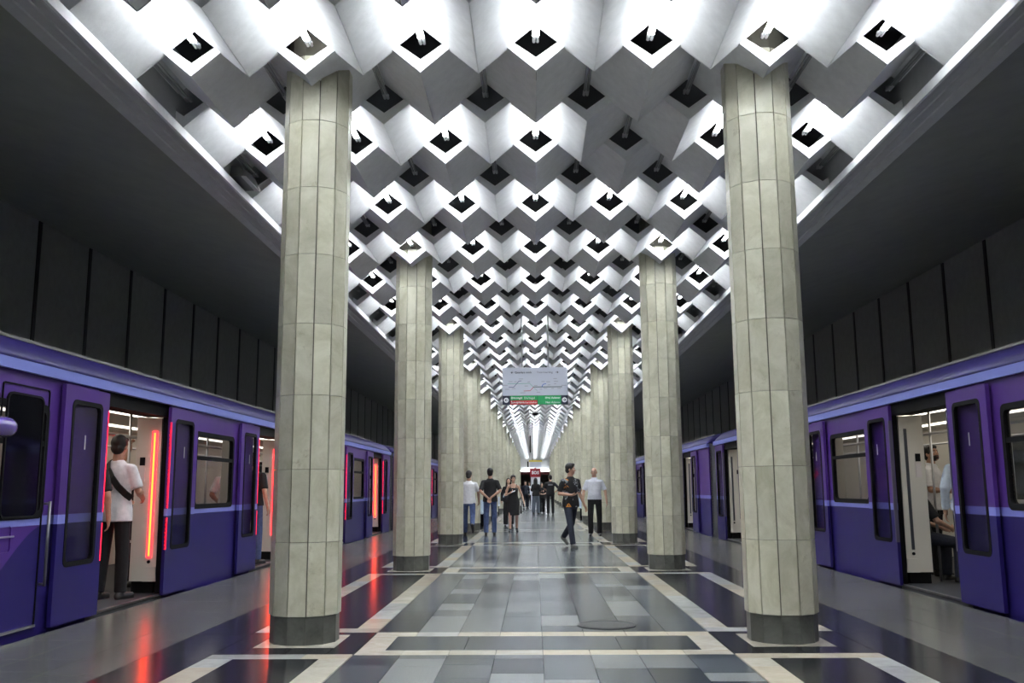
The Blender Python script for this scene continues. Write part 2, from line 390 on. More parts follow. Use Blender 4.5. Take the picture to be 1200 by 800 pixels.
# ------------------------------------------------------------------ coffered ceiling: folded coffers, each with its open end plate
ZC = (ZR+ZV)/2
def coffer(mb, x0, y1, lo=-.5, hi=.5, mi=0):
    """folded coffer: ridge - valley - ridge across, one row long; y1 is the far end with the V plate"""
    y0 = y1-L; t = .022; g = .002
    def zz(x): return ZV-(ZV-ZR)*abs(x)*2
    xs = sorted(set([lo+g, 0.0, hi-g])); xs = [x for x in xs if lo <= x <= hi]
    for a, b in zip(xs[:-1], xs[1:]):
        mb.hexa([(x0+a, y0, zz(a)), (x0+b, y0, zz(b)), (x0+b, y1, zz(b)), (x0+a, y1, zz(a)), (x0+a, y0, zz(a)+t), (x0+b, y0, zz(b)+t), (x0+b, y1, zz(b)+t), (x0+a, y1, zz(a)+t)], mi)
    # V plate below the opening at the far end
    def clipx(x): return max(lo, min(hi, x))
    hw, hb = .195, 4.925
    def zo(x): return ZR+(ZC-ZR)*abs(x)/.25
    def zi(x): return hb+(5.067-hb)*abs(x)/hw
    for sg in (-1, 1):
        xa, xb, xh = 0.0, clipx(sg*.25), clipx(sg*hw)
        if abs(xb) < 1e-4: continue
        q = [(xa, zo(xa)), (xb, zo(xb)), (xh, zi(xh) if abs(xh) < hw else 5.067), (xa, zi(xa))]
        mb.hexa([(x0+x, y1-.03, z) for x, z in q]+[(x0+x, y1, z) for x, z in q], mi)
    # near end closed by an added, unseen plate that stops lamp light leaking
    q = [(clipx(-.25), ZC), (0, ZR), (clipx(.25), ZC), (0, ZV)]
    mb.hexa([(x0+x, y0+.004, z) for x, z in q]+[(x0+x, y0+.016, z) for x, z in q], mi)
rows = []
i = -18
while YP+i*L < Y_END-.2:
    y = YP+i*L
    if y-L > Y_BACK: rows.append((i, y))
    i += 1
cells = []
for i, y in rows:
    if i % 2 == 0: xs = [float(j) for j in range(-3, 4)]
    else: xs = [j+.5 for j in range(-4, 4)]
    for x in xs: cells.append((i, x, y))
inview = [c for c in cells if c[2] > 6.2]
inview.sort(key=lambda c: c[2])
near = set((c[0], c[1]) for c in inview[:300])
def cmesh(lo, hi):
    mb = MB(); coffer(mb, 0, 0, lo, hi); me = mb.mesh('coffer', plaster); mb.fix(me); return me
cm = {0: cmesh(-.5, .5), -1: cmesh(-.08, .5), 1: cmesh(-.5, .08)}
rest = MB()
for i, x, y in cells:
    e = -1 if x < -3.2 else 1 if x > 3.2 else 0
    if (i, x) in near: link('coffer', cm[e], ceiling, (x, y, 0))
    else: coffer(rest, x, y, -.08 if e < 0 else -.5, .08 if e > 0 else .5)
tag(rest.build('coffer', plaster, ceiling), kind='stuff')

# ------------------------------------------------------------------ tube lamps, one in every coffer
tm = {}
for on in (True, False):
    mb = MB(); mb.tube((0, -L+.06, 5.135), (0, -.015, 5.135), .013, n=8); tm[on] = mb.mesh('tube', tube_on if on else tube_off); mb.fix(tm[on])
mb = MB(); mb.box(-.010, .010, -L+.05, .10, 5.152, 5.172); hous_me = mb.mesh('housing', hous_m); mb.fix(hous_me)
mb = MB(); mb.tube((0, -.015, 5.135), (0, .10, 5.135), .0145, n=8); mb.box(-.012, .012, .06, .09, 5.135, 5.16); capm = mb.mesh('lamp_holder', hous_m); mb.fix(capm)
rest = MB()
for i, x, y in cells:
    on = i % 2 == 0 and not (i == 2 and abs(x-1) < .1)
    if (i, x) in near:
        t = empty('tube_lamp', (x, y, 5.135))
        nx = ORDW[int(round(x+3)) if i % 2 == 0 else int(round(x+3.5))]; rw = ORDW[i//2 if i % 2 == 0 else (i+1)//2]
        if on: tag(t, 'lit tube lamp in the %s coffer from the left, %s lit row' % (nx, rw), 'lamp', 'lit ceiling tube lamps')
        elif i % 2 == 0: tag(t, 'unlit tube lamp in the one dark coffer within a lit ceiling row', 'lamp')
        else: tag(t, 'unlit grey tube lamp in the %s coffer from the left, %s dark row' % (nx, rw), 'lamp', 'unlit ceiling tube lamps')
        for sx in (-.016, .016):
            link('tube', tm[on], t, (sx, 0, -5.135))
            link('lamp_holder', capm, t, (sx, 0, -5.135))
        link('housing', hous_me, t, (0, 0, -5.135))
    else:
        for sx in (-.016, .016): rest.tube((x+sx, y-L+.06, 5.135), (x+sx, y-.01, 5.135), .013, n=6, mi=0 if on else 1)
        rest.box(x-.035, x+.035, y-L+.05, y+.1, 5.155, 5.175, 2)
o = rest.build('tube_lamps', [tube_on, tube_off, hous_m])
tag(o, 'rows of distant tube lamps further along the coffered ceiling', 'lamps', None, 'stuff')

# ------------------------------------------------------------------ columns: twelve-sided, clad in marble slabs
NF = 12; RC = .30; TIERS = [.225, .82, 1.42, 2.045, 2.66, 3.27, 3.875, 4.49, 5.1]
def facet(mb, k, r, th, z0, z1, gap):
    """one cladding slab on facet k; r is the apothem of the outer face"""
    a = 2*math.pi*k/NF-math.pi/2; n = Vector((math.cos(a), math.sin(a), 0)); t = Vector((-math.sin(a), math.cos(a), 0))
    hw = r*math.tan(math.pi/NF)-gap; hi = (r-th)*math.tan(math.pi/NF)-gap
    p = [n*(r-th)-t*hi, n*(r-th)+t*hi, n*r+t*hw, n*r-t*hw]
    mb.hexa([(q.x, q.y, z0) for q in p]+[(q.x, q.y, z1) for q in p])
AP = RC*math.cos(math.pi/NF)
fm = {}
for ti, (z0, z1) in enumerate(zip(TIERS[:-1], TIERS[1:])):
    for k in range(NF):
        mb = MB(); facet(mb, k, AP, .03, z0+.002, z1-.002, .005); fm[ti, k] = mb.mesh('marble_slab', col_m); mb.fix(fm[ti, k])
pm_ = {}
for k in range(NF):
    mb = MB(); facet(mb, k, AP-.012, .03, 0, TIERS[0]-.004, .001); pm_[k] = mb.mesh('plinth_slab', plinth_m); mb.fix(pm_[k])
mb = MB(); mb.loft([[((AP-.022)/math.cos(math.pi/NF)*math.cos(2*math.pi*(k+.5)/NF), (AP-.022)/math.cos(math.pi/NF)*math.sin(2*math.pi*(k+.5)/NF), z) for k in range(NF)] for z in (0, 5.6)], 0, True, False)
core_me = mb.mesh('core', core_m); mb.fix(core_me)
mb = MB()
for ti in range(len(TIERS)-1):
    for k in range(NF): facet(mb, k, AP, .03, TIERS[ti]+.002, TIERS[ti+1]-.002, .005)
clad_me = mb.mesh('cladding', col_m); mb.fix(clad_me)
mb = MB()
for k in range(NF): facet(mb, k, AP-.012, .03, 0, TIERS[0]-.004, .001)
pl_me = mb.mesh('plinth', plinth_m); mb.fix(pl_me)
for k in range(NCOL):
    for s, side in ((-1, 'left'), (1, 'right')):
        c = empty('column', (2*s, Y1+S*k, 0))
        tag(c, 'twelve-sided marble column, %s from the camera in the %s row' % (ORD[k], side), 'column', 'marble columns along the platform')
        link('core', core_me, c)
        if k < 3:
            for key, me in fm.items(): link('marble_slab', me, c)
            for me in pm_.values(): link('plinth_slab', me, c)
        else:
            link('cladding', clad_me, c)['kind'] = 'stuff'; link('plinth', pl_me, c)

# ------------------------------------------------------------------ trains
def car(s, y0, y1, centers, led, label, detail=True, cab=False, group='purple metro cars'):
    XO = 4.57                                            # outer face of the car side
    c = empty('metro_car', (s*5.95, (y0+y1)/2, 0)); tag(c, label, 'train car', group)
    lm = livcab_m if cab else liv_m
    OW = .955                                   # half opening in the body
    zt = 2.30
    # ---- side towards the platform
    edges = [y0]
    for q in centers: edges += [q-OW, q+OW]
    edges.append(y1)
    wins = []
    for i in range(0, len(edges), 2):
        a, b = edges[i], edges[i+1]; mb = MB(); inner = MB()
        w = None
        if b-a > 3.2: mid = (a+b)/2; w = (mid-.78, mid+.74, 1.04, 2.01)
        if w:
            plate_hole(mb, s*XO, s*(XO+.04), a, b, -.32, zt, w, .07)
            plate_hole(inner, s*(XO+.045), s*(XO+.07), a, b, .03, 2.24, w, .07)
            wins.append(w)
        else:
            mb.box(s*XO, s*(XO+.04), a, b, -.32, zt); inner.box(s*(XO+.045), s*(XO+.07), a, b, .03, 2.24)
        mb.build('side_panel', lm, c)
        if detail: inner.build('inner_lining', cab_m, c)
    for q in centers:
        mb = MB(); mb.box(s*(XO+.015), s*(XO+.08), q-OW, q+OW, 2.15, zt); mb.build('door_header', black_m, c)
    for q in centers:
        mb = MB(); mb.box(s*XO, s*(XO+.06), q-OW, q+OW, -.32, .028)
        mb.build('threshold', mat('threshold_metal', (.16, .16, .17), .4, .6), c)
    for q in centers:
        mb = MB(); mb.box(s*(XO-.012), s*(XO+.02), q-OW, q+OW, .01, .03); mb.build('sill_strip', chrome, c)
    for w in wins:
        mb = MB(); ring_plate(mb, s*(XO-.008), s*(XO+.05), (w[0]-.03, w[1]+.03, w[2]-.03, w[3]+.03), .08, (w[0]+.03, w[1]-.03, w[2]+.03, w[3]-.03), .06)
        mb.box(s*(XO-.004), s*(XO+.04), w[0], w[1], 1.66, 1.71)
        f = mb.build('window_frame', black_m, c)
        mb = MB(); pane(mb, s*(XO+.012), s*(XO+.02), w, .07); mb.build('window_pane', gl_win, f)
    # ---- cornice band, roof, ends, far side
    mb = MB(); mb.box(s*(XO-.045), s*(XO+.03), y0, y1, 2.30, 2.395); mb.build('waist_band', lav_m, c)
    prof = [(4.535, 2.40), (4.545, 2.44), (4.58, 2.50), (4.66, 2.575), (4.78, 2.635), (5.0, 2.70), (5.4, 2.76), (5.95, 2.78), (6.5, 2.76), (6.9, 2.70), (7.12, 2.635), (7.24, 2.575), (7.32, 2.50), (7.36, 2.40)]
    def sec(y, k): return [(s*(5.95+(x-5.95)*(1-.012*k)), y, 2.39+(z-2.40)*(1-.55*k)) for x, z in prof]
    mb = MB(); mb.loft([sec(y0, 1), sec(y0+.18, .35), sec(y0+.45, 0), sec(y1-.45, 0), sec(y1-.18, .35), sec(y1, 1)], 0, True, True); mb.build('roof', roof_m, c)
    mb = MB(); mb.box(s*4.93, s*4.97, y0+1, y1-1, 2.675, 2.705); mb.build('roof_rail', mat('rail_grey', (.22, .21, .19), .6), c)
    mb = MB(); mb.box(s*7.29, s*7.33, y0, y1, -.32, 2.395); mb.build('far_side', lm, c)
    for y, d in ((y0, 1), (y1, -1)):
        mb = MB(); ya, yb = sorted((y, y+.05*d)); mb.box(s*4.6, s*7.3, ya, yb, -.32, 2.40); mb.build('end_wall', mat('gangway_grey', (.16, .16, .17), .5), c)
    mb = MB(); mb.box(s*4.72, s*7.2, y0+.2, y1-.2, -1.05, -.32)
    mb.build('underframe', mat('underframe_black', (.02, .02, .02), .7), c)
    # ---- sliding door leaves, parked outside the body on either side of each opening
    for q in centers:
        for d in (-1, 1):
            a, b = sorted((q+d*.84, q+d*1.75))
            if b > y1-.05: b = y1-.05
            wi = (a+.16, b-.16, .56, 2.115)
            mb = MB(); plate_hole(mb, s*(XO-.065), s*(XO-.025), a, b, .02, 2.265, wi, .06)
            lf = mb.build('door_leaf', lm, c)
            mb = MB(); ring_plate(mb, s*(XO-.07), s*(XO-.03), (wi[0]-.02, wi[1]+.02, wi[2]-.02, wi[3]+.02), .07, (wi[0]+.025, wi[1]-.025, wi[2]+.025, wi[3]-.025), .05); mb.build('gasket', black_m, lf)
            mb = MB(); pane(mb, s*(XO-.052), s*(XO-.045), wi, .06); mb.build('door_pane', gl_door, lf)
            e = q+d*.848
            if led:
                mb = MB(); mb.box(s*(XO-.068), s*(XO-.048), e-.008, e+.008, .55, .93); mb.box(s*(XO-.068), s*(XO-.048), e-.008, e+.008, 1.04, 2.08)
                mb.build('signal_strip', led_red, lf)['label'] = 'glowing red signal strip'
            else:
                mb = MB(); mb.box(s*(XO-.073), s*(XO-.03), e-.012, e+.012, .55, 2.08); mb.build('edge_rubber', mat('grey_rubber', (.08, .07, .12), .5), lf)
            mb = MB(); sy = wi[0]+.32 if d > 0 else wi[0]+.28; mb.box(s*(XO-.055), s*(XO-.0535), sy, sy+.025, 1.66, 1.80); mb.build('sticker', mat('pale_sticker', (.5, .5, .48), .5), lf)
    if not detail: return c
    # ---- cabin
    mb = MB(); mb.box(s*(XO+.05), s*7.28, y0+.06, y1-.06, -.30, .028); mb.build('cabin_floor', cfloor_m, c)
    mb = MB(); mb.box(s*(XO+.05), s*7.28, y0+.06, y1-.06, 2.25, 2.29); mb.build('cabin_ceiling', cab_m, c)
    mb = MB(); mb.box(s*7.2, s*7.28, y0+.06, y1-.06, .03, 2.25); mb.build('cabin_far_lining', cab_m, c)
    for w in wins:
        mb = MB(); mb.box(s*7.19, s*7.2, w[0], w[1], 1.04, 2.0); mb.build('far_window', gl_dark, c)
    for lx in (5.35, 6.5):
        mb = MB(); mb.box(s*lx-.07, s*lx+.07, y0+(1.9 if cab else .5), y1-.5, 2.235, 2.248); mb.build('light_strip', cabl_m, c)
    for rx in (5.2, 6.6):
        mb = MB(); mb.tube((s*rx, y0+.6, 1.93), (s*rx, y1-.6, 1.93), .017); mb.build('grab_rail', chrome, c)
    for q in centers:
        for d in (-1, 1):
            ya, yb = sorted((q+d*.97, q+d*1.2))
            if yb > y1-.06: continue
            fy = q+d*.97; x0, x1 = 4.655, 4.98
            mb = MB()
            A = [(x0+.02, 2.14), (x1, 2.16), (x1, .17), (x0+.0, .17)]
            mb.loft([[(s*x, y, z) for x, z in A] for y in (fy, fy+d*.25)], 0, True, False)
            # shaped foot of the jamb
            B = [(x0-.01, .17), (x0+.0, .34), (x0+.13, .34), (x0+.15, .17)]
            mb.loft([[(s*x, y, z) for x, z in B] for y in (fy-d*.035, fy)], 0, True, False)
            j = mb.build('door_jamb', cab_m, c)
            mb = MB(); mb.box(s*(x0+.04), s*(x1-.02), ya+.02, yb-.02, .03, .17); mb.build('jamb_kick', black_m, j)
            xs_ = x0+.095
            yy = sorted((fy-d*.012, fy)); y_2 = sorted((fy-d*.018, fy))
            if led:
                mb = MB(); mb.box(s*(xs_-.03), s*(xs_+.03), *yy, .45, 1.98); mb.build('lamp_surround', led_jamb, j)
                mb = MB(); mb.box(s*(xs_-.009), s*(xs_+.009), *y_2, .47, 1.96); mb.build('lamp_strip', led_or, j)['label'] = 'glowing orange door lamp'
            else:
                mb = MB(); mb.box(s*(xs_-.018), s*(xs_+.018), *yy, .45, 1.98); mb.build('lamp_strip', mat('dark_lamp_strip', (.05, .055, .07), .3), j)
            mb = MB(); mb.tube((s*xs_, fy-d*.012, .40), (s*xs_, fy, .40), .02); mb.build('bolt', black_m, j)
            mb = MB(); mb.box(s*(x1-.12), s*(x1-.06), *y_2, 1.56, 1.66); mb.build('call_button', black_m, j)
            mb = MB(); mb.box(s*(x1-.125), s*(x1-.055), *yy, 1.36, 1.54); mb.build('notice', mat('notice_paper', (.75, .68, .66), .6), j)
            # black recess between leaf and jamb
            mb = MB(); ya2, yb2 = sorted((q+d*.951, q+d*1.1)); mb.box(s*(XO+.001), s*(x0-.004), ya2, yb2, .03, 2.24); mb.build('door_recess', black_m, c)
            # pole and arm rails of the screen by the seats
            px_ = 5.2
            mb = MB(); mb.tube((s*px_, fy+d*.3, .03), (s*px_, fy+d*.3, 2.25), .017); mb.build('pole', chrome, c)
            for zr in (.95, .62):
                mb = MB(); mb.tube((s*4.7, fy+d*.3, zr+.04), (s*5.2, fy+d*.3, zr), .015); mb.build('arm_rail', mat('white_enamel', (.8, .8, .78), .3), c)
        mb = MB(); mb.box(s*(XO+.09), s*4.95, q-1.2, q+1.2, 2.17, 2.25); mb.build('door_hood', black_m, c)
    for w in wins:
        for x0, x1, xb in ((4.66, 5.1, 4.66), (6.75, 7.18, 7.12)):
            mb = MB(); mb.box(s*x0, s*x1, w[0]-.02, w[1]+.02, .40, .46); mb.box(s*xb, s*(xb+.06), w[0], w[1], .46, .98, 1)
            mb.box(s*x0, s*x1, w[0]-.05, w[0]-.02, .30, .62)
            mb.build('seat_bench', [seat_m, seatf_m], c)
    return c
CL = [10.4+5.35*k for k in range(4)]
carL = car(-1, 6.0, 28.95, CL, True, 'purple metro car with glowing red door strips, nearest on the left track', cab=True)
DL = 23.8
car(-1, 6.0+DL, 28.95+DL, [q+DL for q in CL], True, 'purple metro car behind the red-lit one, second on the left track')
car(-1, 6.0+2*DL, 28.95+2*DL, [q+2*DL for q in CL], False, 'far purple metro car, third on the left track', False)
CR = [11.13+5.32*k for k in (-1, 0, 1, 2)]
carR = car(1, 3.2, 23.85, CR, False, 'purple metro car with unlit open doors, nearest on the right track')
CR2 = [28.05+5.32*k for k in range(4)]
car(1, 24.75, 46.5, CR2, False, 'purple metro car beyond the gangway, second on the right track')
car(1, 47.4, 69.2, [50.7+5.32*k for k in range(4)], False, 'far purple metro car, third on the right track', False)
# cab fittings on the near left car
def on(name, mb, m, lab=None):
    o = mb.build(name, m, carL)
    if lab: o['label'] = lab
    return o
X0 = -4.57
mb = MB(); ring_plate(mb, X0-.002, X0+.012, (7.70, 8.47, .06, 2.185), .03, (7.71, 8.46, .07, 2.175), .03); on('cab_door_seam', mb, black_m)
mb = MB(); pane(mb, X0, X0+.015, (7.78, 8.36, 1.03, 2.10), .07); w_ = on('cab_door_window', mb, gl_dark)
mb = MB(); ring_plate(mb, X0, X0+.02, (7.77, 8.37, 1.02, 2.11), .08, (7.79, 8.35, 1.04, 2.09), .06); mb.build('window_seal', black_m, w_)
mb = MB(); mb.tube((X0+.05, 8.52, .40), (X0+.05, 8.52, 1.16), .014)
for z in (.42, 1.14): mb.tube((X0, 8.52, z), (X0+.05, 8.52, z), .012)
on('grab_handle', mb, mat('dull_steel', (.22, .22, .23), .4, .8))
mb = MB(); mb.box(X0+.005, X0+.03, 7.0, 8.45, .055, .075); on('step_rail', mb, chrome)
mb = MB(); ring_plate(mb, X0-.002, X0+.012, (7.5, 8.0, .72, .98), .04, (7.52, 7.98, .74, .96), .03); h_ = on('hatch', mb, livcab_m)
mb = MB(); mb.tube((X0+.025, 7.55, .87), (X0+.025, 8.0, .87), .008); mb.build('hatch_handle', chrome, h_)
mb = MB(); mb.caps((X0+.20, 7.0, 1.77), (X0+.22, 7.42, 1.77), .085, .085, n=16); mb.box(X0, X0+.2, 7.05, 7.12, 1.74, 1.80); on('mirror_housing', mb, mat('mirror_purple', (.10, .05, .32), .2, coat=.6))

# ------------------------------------------------------------------ hanging route sign
sgn = empty('hanging_sign', (0, 20.0, 3.04)); tag(sgn, 'hanging station sign with metro route map and green direction strip', 'sign')
YS = 20.0; FR = YS-.041
sx0, sx1 = -.73, .69
mb = MB(); mb.box(sx0, sx1, YS-.04, YS+.04, 3.245, 3.855); brd = mb.build('map_board', mat('sign_grey', (.56, .59, .68), .5), sgn)
mb = MB(); mb.box(sx0, sx1, YS-.04, YS+.04, 3.045, 3.24); strip = mb.build('direction_strip', mat('sign_navy', (.02, .025, .05), .4), sgn)
grn = mat('sign_green', (.01, .30, .09), .5); red = mat('sign_red', (.45, .02, .025), .5); wht = mat('sign_white', (.85, .86, .88), .5); nav = MATS['sign_navy']
def flat(name, x0, x1, z0, z1, m, parent, d=.003): mb = MB(); mb.box(x0, x1, FR-d, FR+.01, z0, z1); return mb.build(name, m, parent)
flat('green_panel', sx0+.165, sx0+.755, 3.14, 3.24, grn, strip); flat('red_panel', sx0+.165, sx0+.755, 3.045, 3.138, red, strip)
flat('green_panel', sx0+.765, sx1-.15, 3.045, 3.24, grn, strip)
for cx_, d in ((sx0+.082, -1), (sx1-.075, 1)):
    mb = MB(); mb.tube((cx_, FR+.005, 3.142), (cx_, FR-.004, 3.142), .054, n=24); mb.build('arrow_disc', wht, strip)
    mb = MB(); mb.box(cx_-.032, cx_+.032, FR-.007, FR, 3.136, 3.148)
    mb.loft([[(cx_+d*.036, y, 3.142), (cx_+d*.008, y, 3.17), (cx_-d*.006, y, 3.17), (cx_+d*.018, y, 3.142), (cx_-d*.006, y, 3.114), (cx_+d*.008, y, 3.114)] for y in (FR-.007, FR)], 0, True, False)
    mb.build('arrow', nav, strip)
TY = FR-.0045
text('lettering', 'Dərnəgül', .062, (sx0+.185, TY, 3.188), wht, strip, bold=.0012); text('lettering', 'Dernegul', .062, (sx0+.47, TY, 3.188), wht, strip)
text('lettering', 'İçərişəhər', .060, (sx0+.185, TY, 3.09), wht, strip, bold=.0012); text('lettering', 'Icherisheher', .060, (sx0+.45, TY, 3.09), wht, strip)
text('lettering', 'Həzi Aslanov', .060, (sx1-.17, TY, 3.188), wht, strip, 'RIGHT', .0012); text('lettering', 'Hazi Aslanov', .060, (sx1-.17, TY, 3.09), wht, strip, 'RIGHT')
text('lettering', 'Qatarlara minik', .058, (sx0+.27, TY, 3.745), nav, brd, bold=.001); text('lettering', 'Train boarding', .058, (sx0+.75, TY, 3.745), nav, brd)
for x, d in ((sx0+.215, -1), (sx0+1.19, 1)):
    mb = MB(); mb.box(x-.028, x+.02, FR-.005, FR, 3.740, 3.75)
    mb.loft([[(x+d*.034, y, 3.745), (x+d*.006, y, 3.769), (x-d*.004, y, 3.769), (x+d*.018, y, 3.745), (x-d*.004, y, 3.721), (x+d*.006, y, 3.721)] for y in (FR-.005, FR)], 0, True, False)
    mb.build('arrow', nav, brd)
def line(pts, m, wdt=.012, name='route_line'):
    mb = MB()
    for (a, b), (c_, d_) in zip(pts[:-1], pts[1:]):
        v = Vector((c_-a, 0, d_-b)).normalized(); n_ = Vector((-v.z, 0, v.x))*wdt/2
        P, Q = Vector((a, 0, b)), Vector((c_, 0, d_))
        q = [P-n_, Q-n_, Q+n_, P+n_]
        mb.hexa([(p.x, FR-.004, p.z) for p in q]+[(p.x, FR, p.z) for p in q])
    mb.build(name, m, brd)
def SP(u, v): return (sx0+(u-195)/755*1.42, 3.855-(v-108)/(430-108)*.61)      # position on the board
lgrn = mat('line_green', (.10, .36, .28), .5); lpur = mat('line_purple', (.09, .08, .22), .5); lred = mat('line_red', (.42, .03, .07), .5); lblu = mat('line_blue', (.03, .12, .5), .5); ldk = mat('line_dark', (.05, .09, .09), .5)
line([SP(268, 335), SP(325, 335), SP(385, 265), SP(415, 262)], lpur)
line([SP(255, 295), SP(510, 293), SP(550, 333)], lgrn, .009)
line([SP(440, 380), SP(515, 377), SP(555, 335)], lred)
line([SP(550, 334), SP(885, 334)], ldk, .016)
line([SP(650, 332), SP(665, 305), SP(700, 297)], lblu, .014)
line([SP(560, 345), SP(600, 380)], lgrn, .007)
tick = mat('faint_print', (.36, .38, .44), .5)
for u, v, w_ in [(225, 312, 60), (290, 270, 45), (345, 272, 30), (250, 358, 50), (325, 350, 40), (410, 240, 50), (470, 322, 40), (500, 275, 30), (580, 318, 40), (430, 400, 60), (610, 395, 40), (665, 272, 40), (725, 275, 45), (805, 240, 40), (815, 272, 50), (735, 312, 30), (690, 350, 40), (775, 352, 30), (850, 352, 40), (805, 300, 24), (905, 318, 60), (640, 360, 30)]:
    a = SP(u-w_/2, v+4); b = SP(u+w_/2, v-4); flat('station_name', a[0], b[0], a[1], b[1], tick, brd, .002)
for x in (-.30, .27):
    mb = MB(); mb.tube((x, YS, 3.85), (x, YS, 5.05), .018); mb.tube((x, YS, 3.855), (x, YS, 3.87), .035); mb.build('suspension_rod', mat('rod_grey', (.5, .51, .5), .35, .5), sgn)

# ------------------------------------------------------------------ far hall: help point, hanging signs, benches, cameras
k = empty('help_point', (0, 56, 0)); tag(k, 'white help point pillar with red SOS head far down the hall', 'help point')
mb = MB(); mb.box(-.28, .28, 55.85, 56.15, 0, 1.92); mb.build('pillar', mat('kiosk_white', (.75, .76, .80), .4), k)
mb = MB(); mb.box(-.33, .31, 55.83, 56.17, 1.92, 2.42); hd = mb.build('head', mat('kiosk_red', (.30, .02, .03), .4), k)
FRs = FR
mb = MB(); mb.loft([[(x, y, z) for x, z in ((-.10, 2.40), (.08, 2.40), (-.01, 2.52))] for y in (55.85, 56.15)], 0, True, False); mb.build('peak', MATS['kiosk_red'], hd)
text('lettering', 'SOS', .25, (-.01, 55.825, 2.17), wht, hd, 'CENTER', .012)
mb = MB(); mb.box(-.16, .14, 55.84, 55.86, 1.1, 1.5); mb.build('call_panel', mat('panel_dark', (.1, .1, .12), .4), k)
k = empty('hanging_sign', (0, 52, 2.45)); tag(k, 'small white hanging box sign with yellow top above the help point', 'sign')
mb = MB(); mb.box(-.30, .32, 51.95, 52.05, 2.40, 2.72); mb.build('panel', mat('pale_panel', (.62, .64, .72), .5), k)
mb = MB(); mb.box(-.36, .36, 51.94, 52.06, 2.72, 2.80); mb.build('yellow_cap', mat('yellow', (.75, .6, .05), .5), k)
mb = MB(); mb.box(-.46, -.38, 51.95, 52.05, 2.42, 2.74); mb.build('side_plate', black_m, k)
mb = MB(); mb.tube((-.16, 52, 2.8), (-.16, 52, 5.2), .02); mb.build('rod', black_m, k)
k = empty('hanging_banner', (-.30, 62, 3.6)); tag(k, 'thin black bar hanging edge-on from the far ceiling', 'banner')
mb = MB(); mb.box(-.36, -.28, 61.4, 62.6, 3.62, 4.7); mb.build('board', black_m, k)
mb = MB(); mb.tube((-.32, 61.6, 4.7), (-.32, 61.6, 5.1), .02); mb.tube((-.32, 62.4, 4.7), (-.32, 62.4, 5.1), .02); mb.build('rod', chrome, k)
k = empty('ceiling_camera', (0, 40, 4.5)); tag(k, 'small dark dome camera hanging below the coffers beyond the sign', 'camera')
mb = MB(); mb.sphere((.0, 40, 4.46), (.13, .13, .09)); mb.build('dome', black_m, k); mb = MB(); mb.tube((0, 40, 4.5), (0, 40, 5.1), .02); mb.tube((0, 40, 4.47), (0, 40, 4.52), .16, n=16); mb.build('mount', hous_m, k)
bench_m = mat('bench_pale_blue', (.50, .58, .68), .4)
bi = 0
for kk in (3, 4, 5, 6, 7):
    for s, side in ((-1, 'left'), (1, 'right')):
        y = Y1+S*(kk+.5); k = empty('bench', (2*s, y, 0))
        tag(k, 'pale blue bench between the %s and %s columns of the %s row' % (ORD[kk], ORD[kk+1], side), 'bench', 'benches between the columns')
        for dx in (-.16, .16):
            mb = MB(); mb.box(2*s+min(dx*.2, dx), 2*s+max(dx*.2, dx)+.06*(dx > 0)-.06*(dx < 0)*0, y-.9, y+.9, .42, .47); mb.build('seat', bench_m, k)
        mb = MB(); mb.box(2*s-.03, 2*s+.03, y-.9, y+.9, .47, .88); mb.build('backrest', bench_m, k)
        for dy in (-.9, .9):
            mb = MB(); mb.box(2*s-.2, 2*s+.2, y+dy-.02, y+dy+.02, .42, .86); mb.build('end_panel', bench_m, k)
        for dy in (-.75, .75):
            mb = MB(); mb.box(2*s-.16, 2*s+.16, y+dy-.03, y+dy+.03, 0, .42); mb.build('leg', black_m, k)
# manhole cover in the hall floor
k = empty('manhole_cover', (.60, 8.83, 0)); tag(k, 'round cast iron manhole cover set in the grey floor', 'manhole cover')
mh = mat('manhole_iron', (.05, .05, .05), .7, .2)
mb = MB(); mb.tube((.6, 8.83, 0), (.6, 8.83, .004), .25, n=40); mb.build('disc', mh, k)
mb = MB()
for a in range(-5, 6):
    h_ = math.sqrt(max(0, .21**2-(a*.04)**2))
    mb.box(.6-h_, .6+h_, 8.83+a*.04-.008, 8.83+a*.04+.008, .004, .0065)
mb.build('ribs', mat('manhole_rib', (.14, .14, .13), .65, .2), k)
mb = MB()
for j in range(40):
    a, b = 2*math.pi*j/40, 2*math.pi*(j+1)/40
    mb.hexa([(.6+r*math.cos(t), 8.83+r*math.sin(t), z) for z in (.0, .006) for r, t in ((.25, a), (.27, a), (.27, b), (.25, b))])
mb.build('rim', mh, k)
# grey loudspeaker tucked in an edge coffer on the left
k = empty('ceiling_speaker', (-3.44, 10.6, 4.8)); tag(k, 'small grey loudspeaker box in an edge coffer by the left cornice', 'speaker')
mb = MB(); mb.hexa([(-3.56, 10.2, 4.86), (-3.40, 10.2, 4.86), (-3.36, 10.75, 4.86), (-3.56, 10.75, 4.86), (-3.56, 10.25, 5.0), (-3.44, 10.25, 5.0), (-3.42, 10.7, 5.0), (-3.56, 10.7, 5.0)]); mb.build('cabinet', mat('speaker_grey', (.12, .12, .12), .5), k)
mb = MB(); mb.box(-3.42, -3.37, 10.2, 10.75, 4.845, 4.86); mb.build('front_edge', mat('speaker_light', (.4, .4, .4), .5), k)

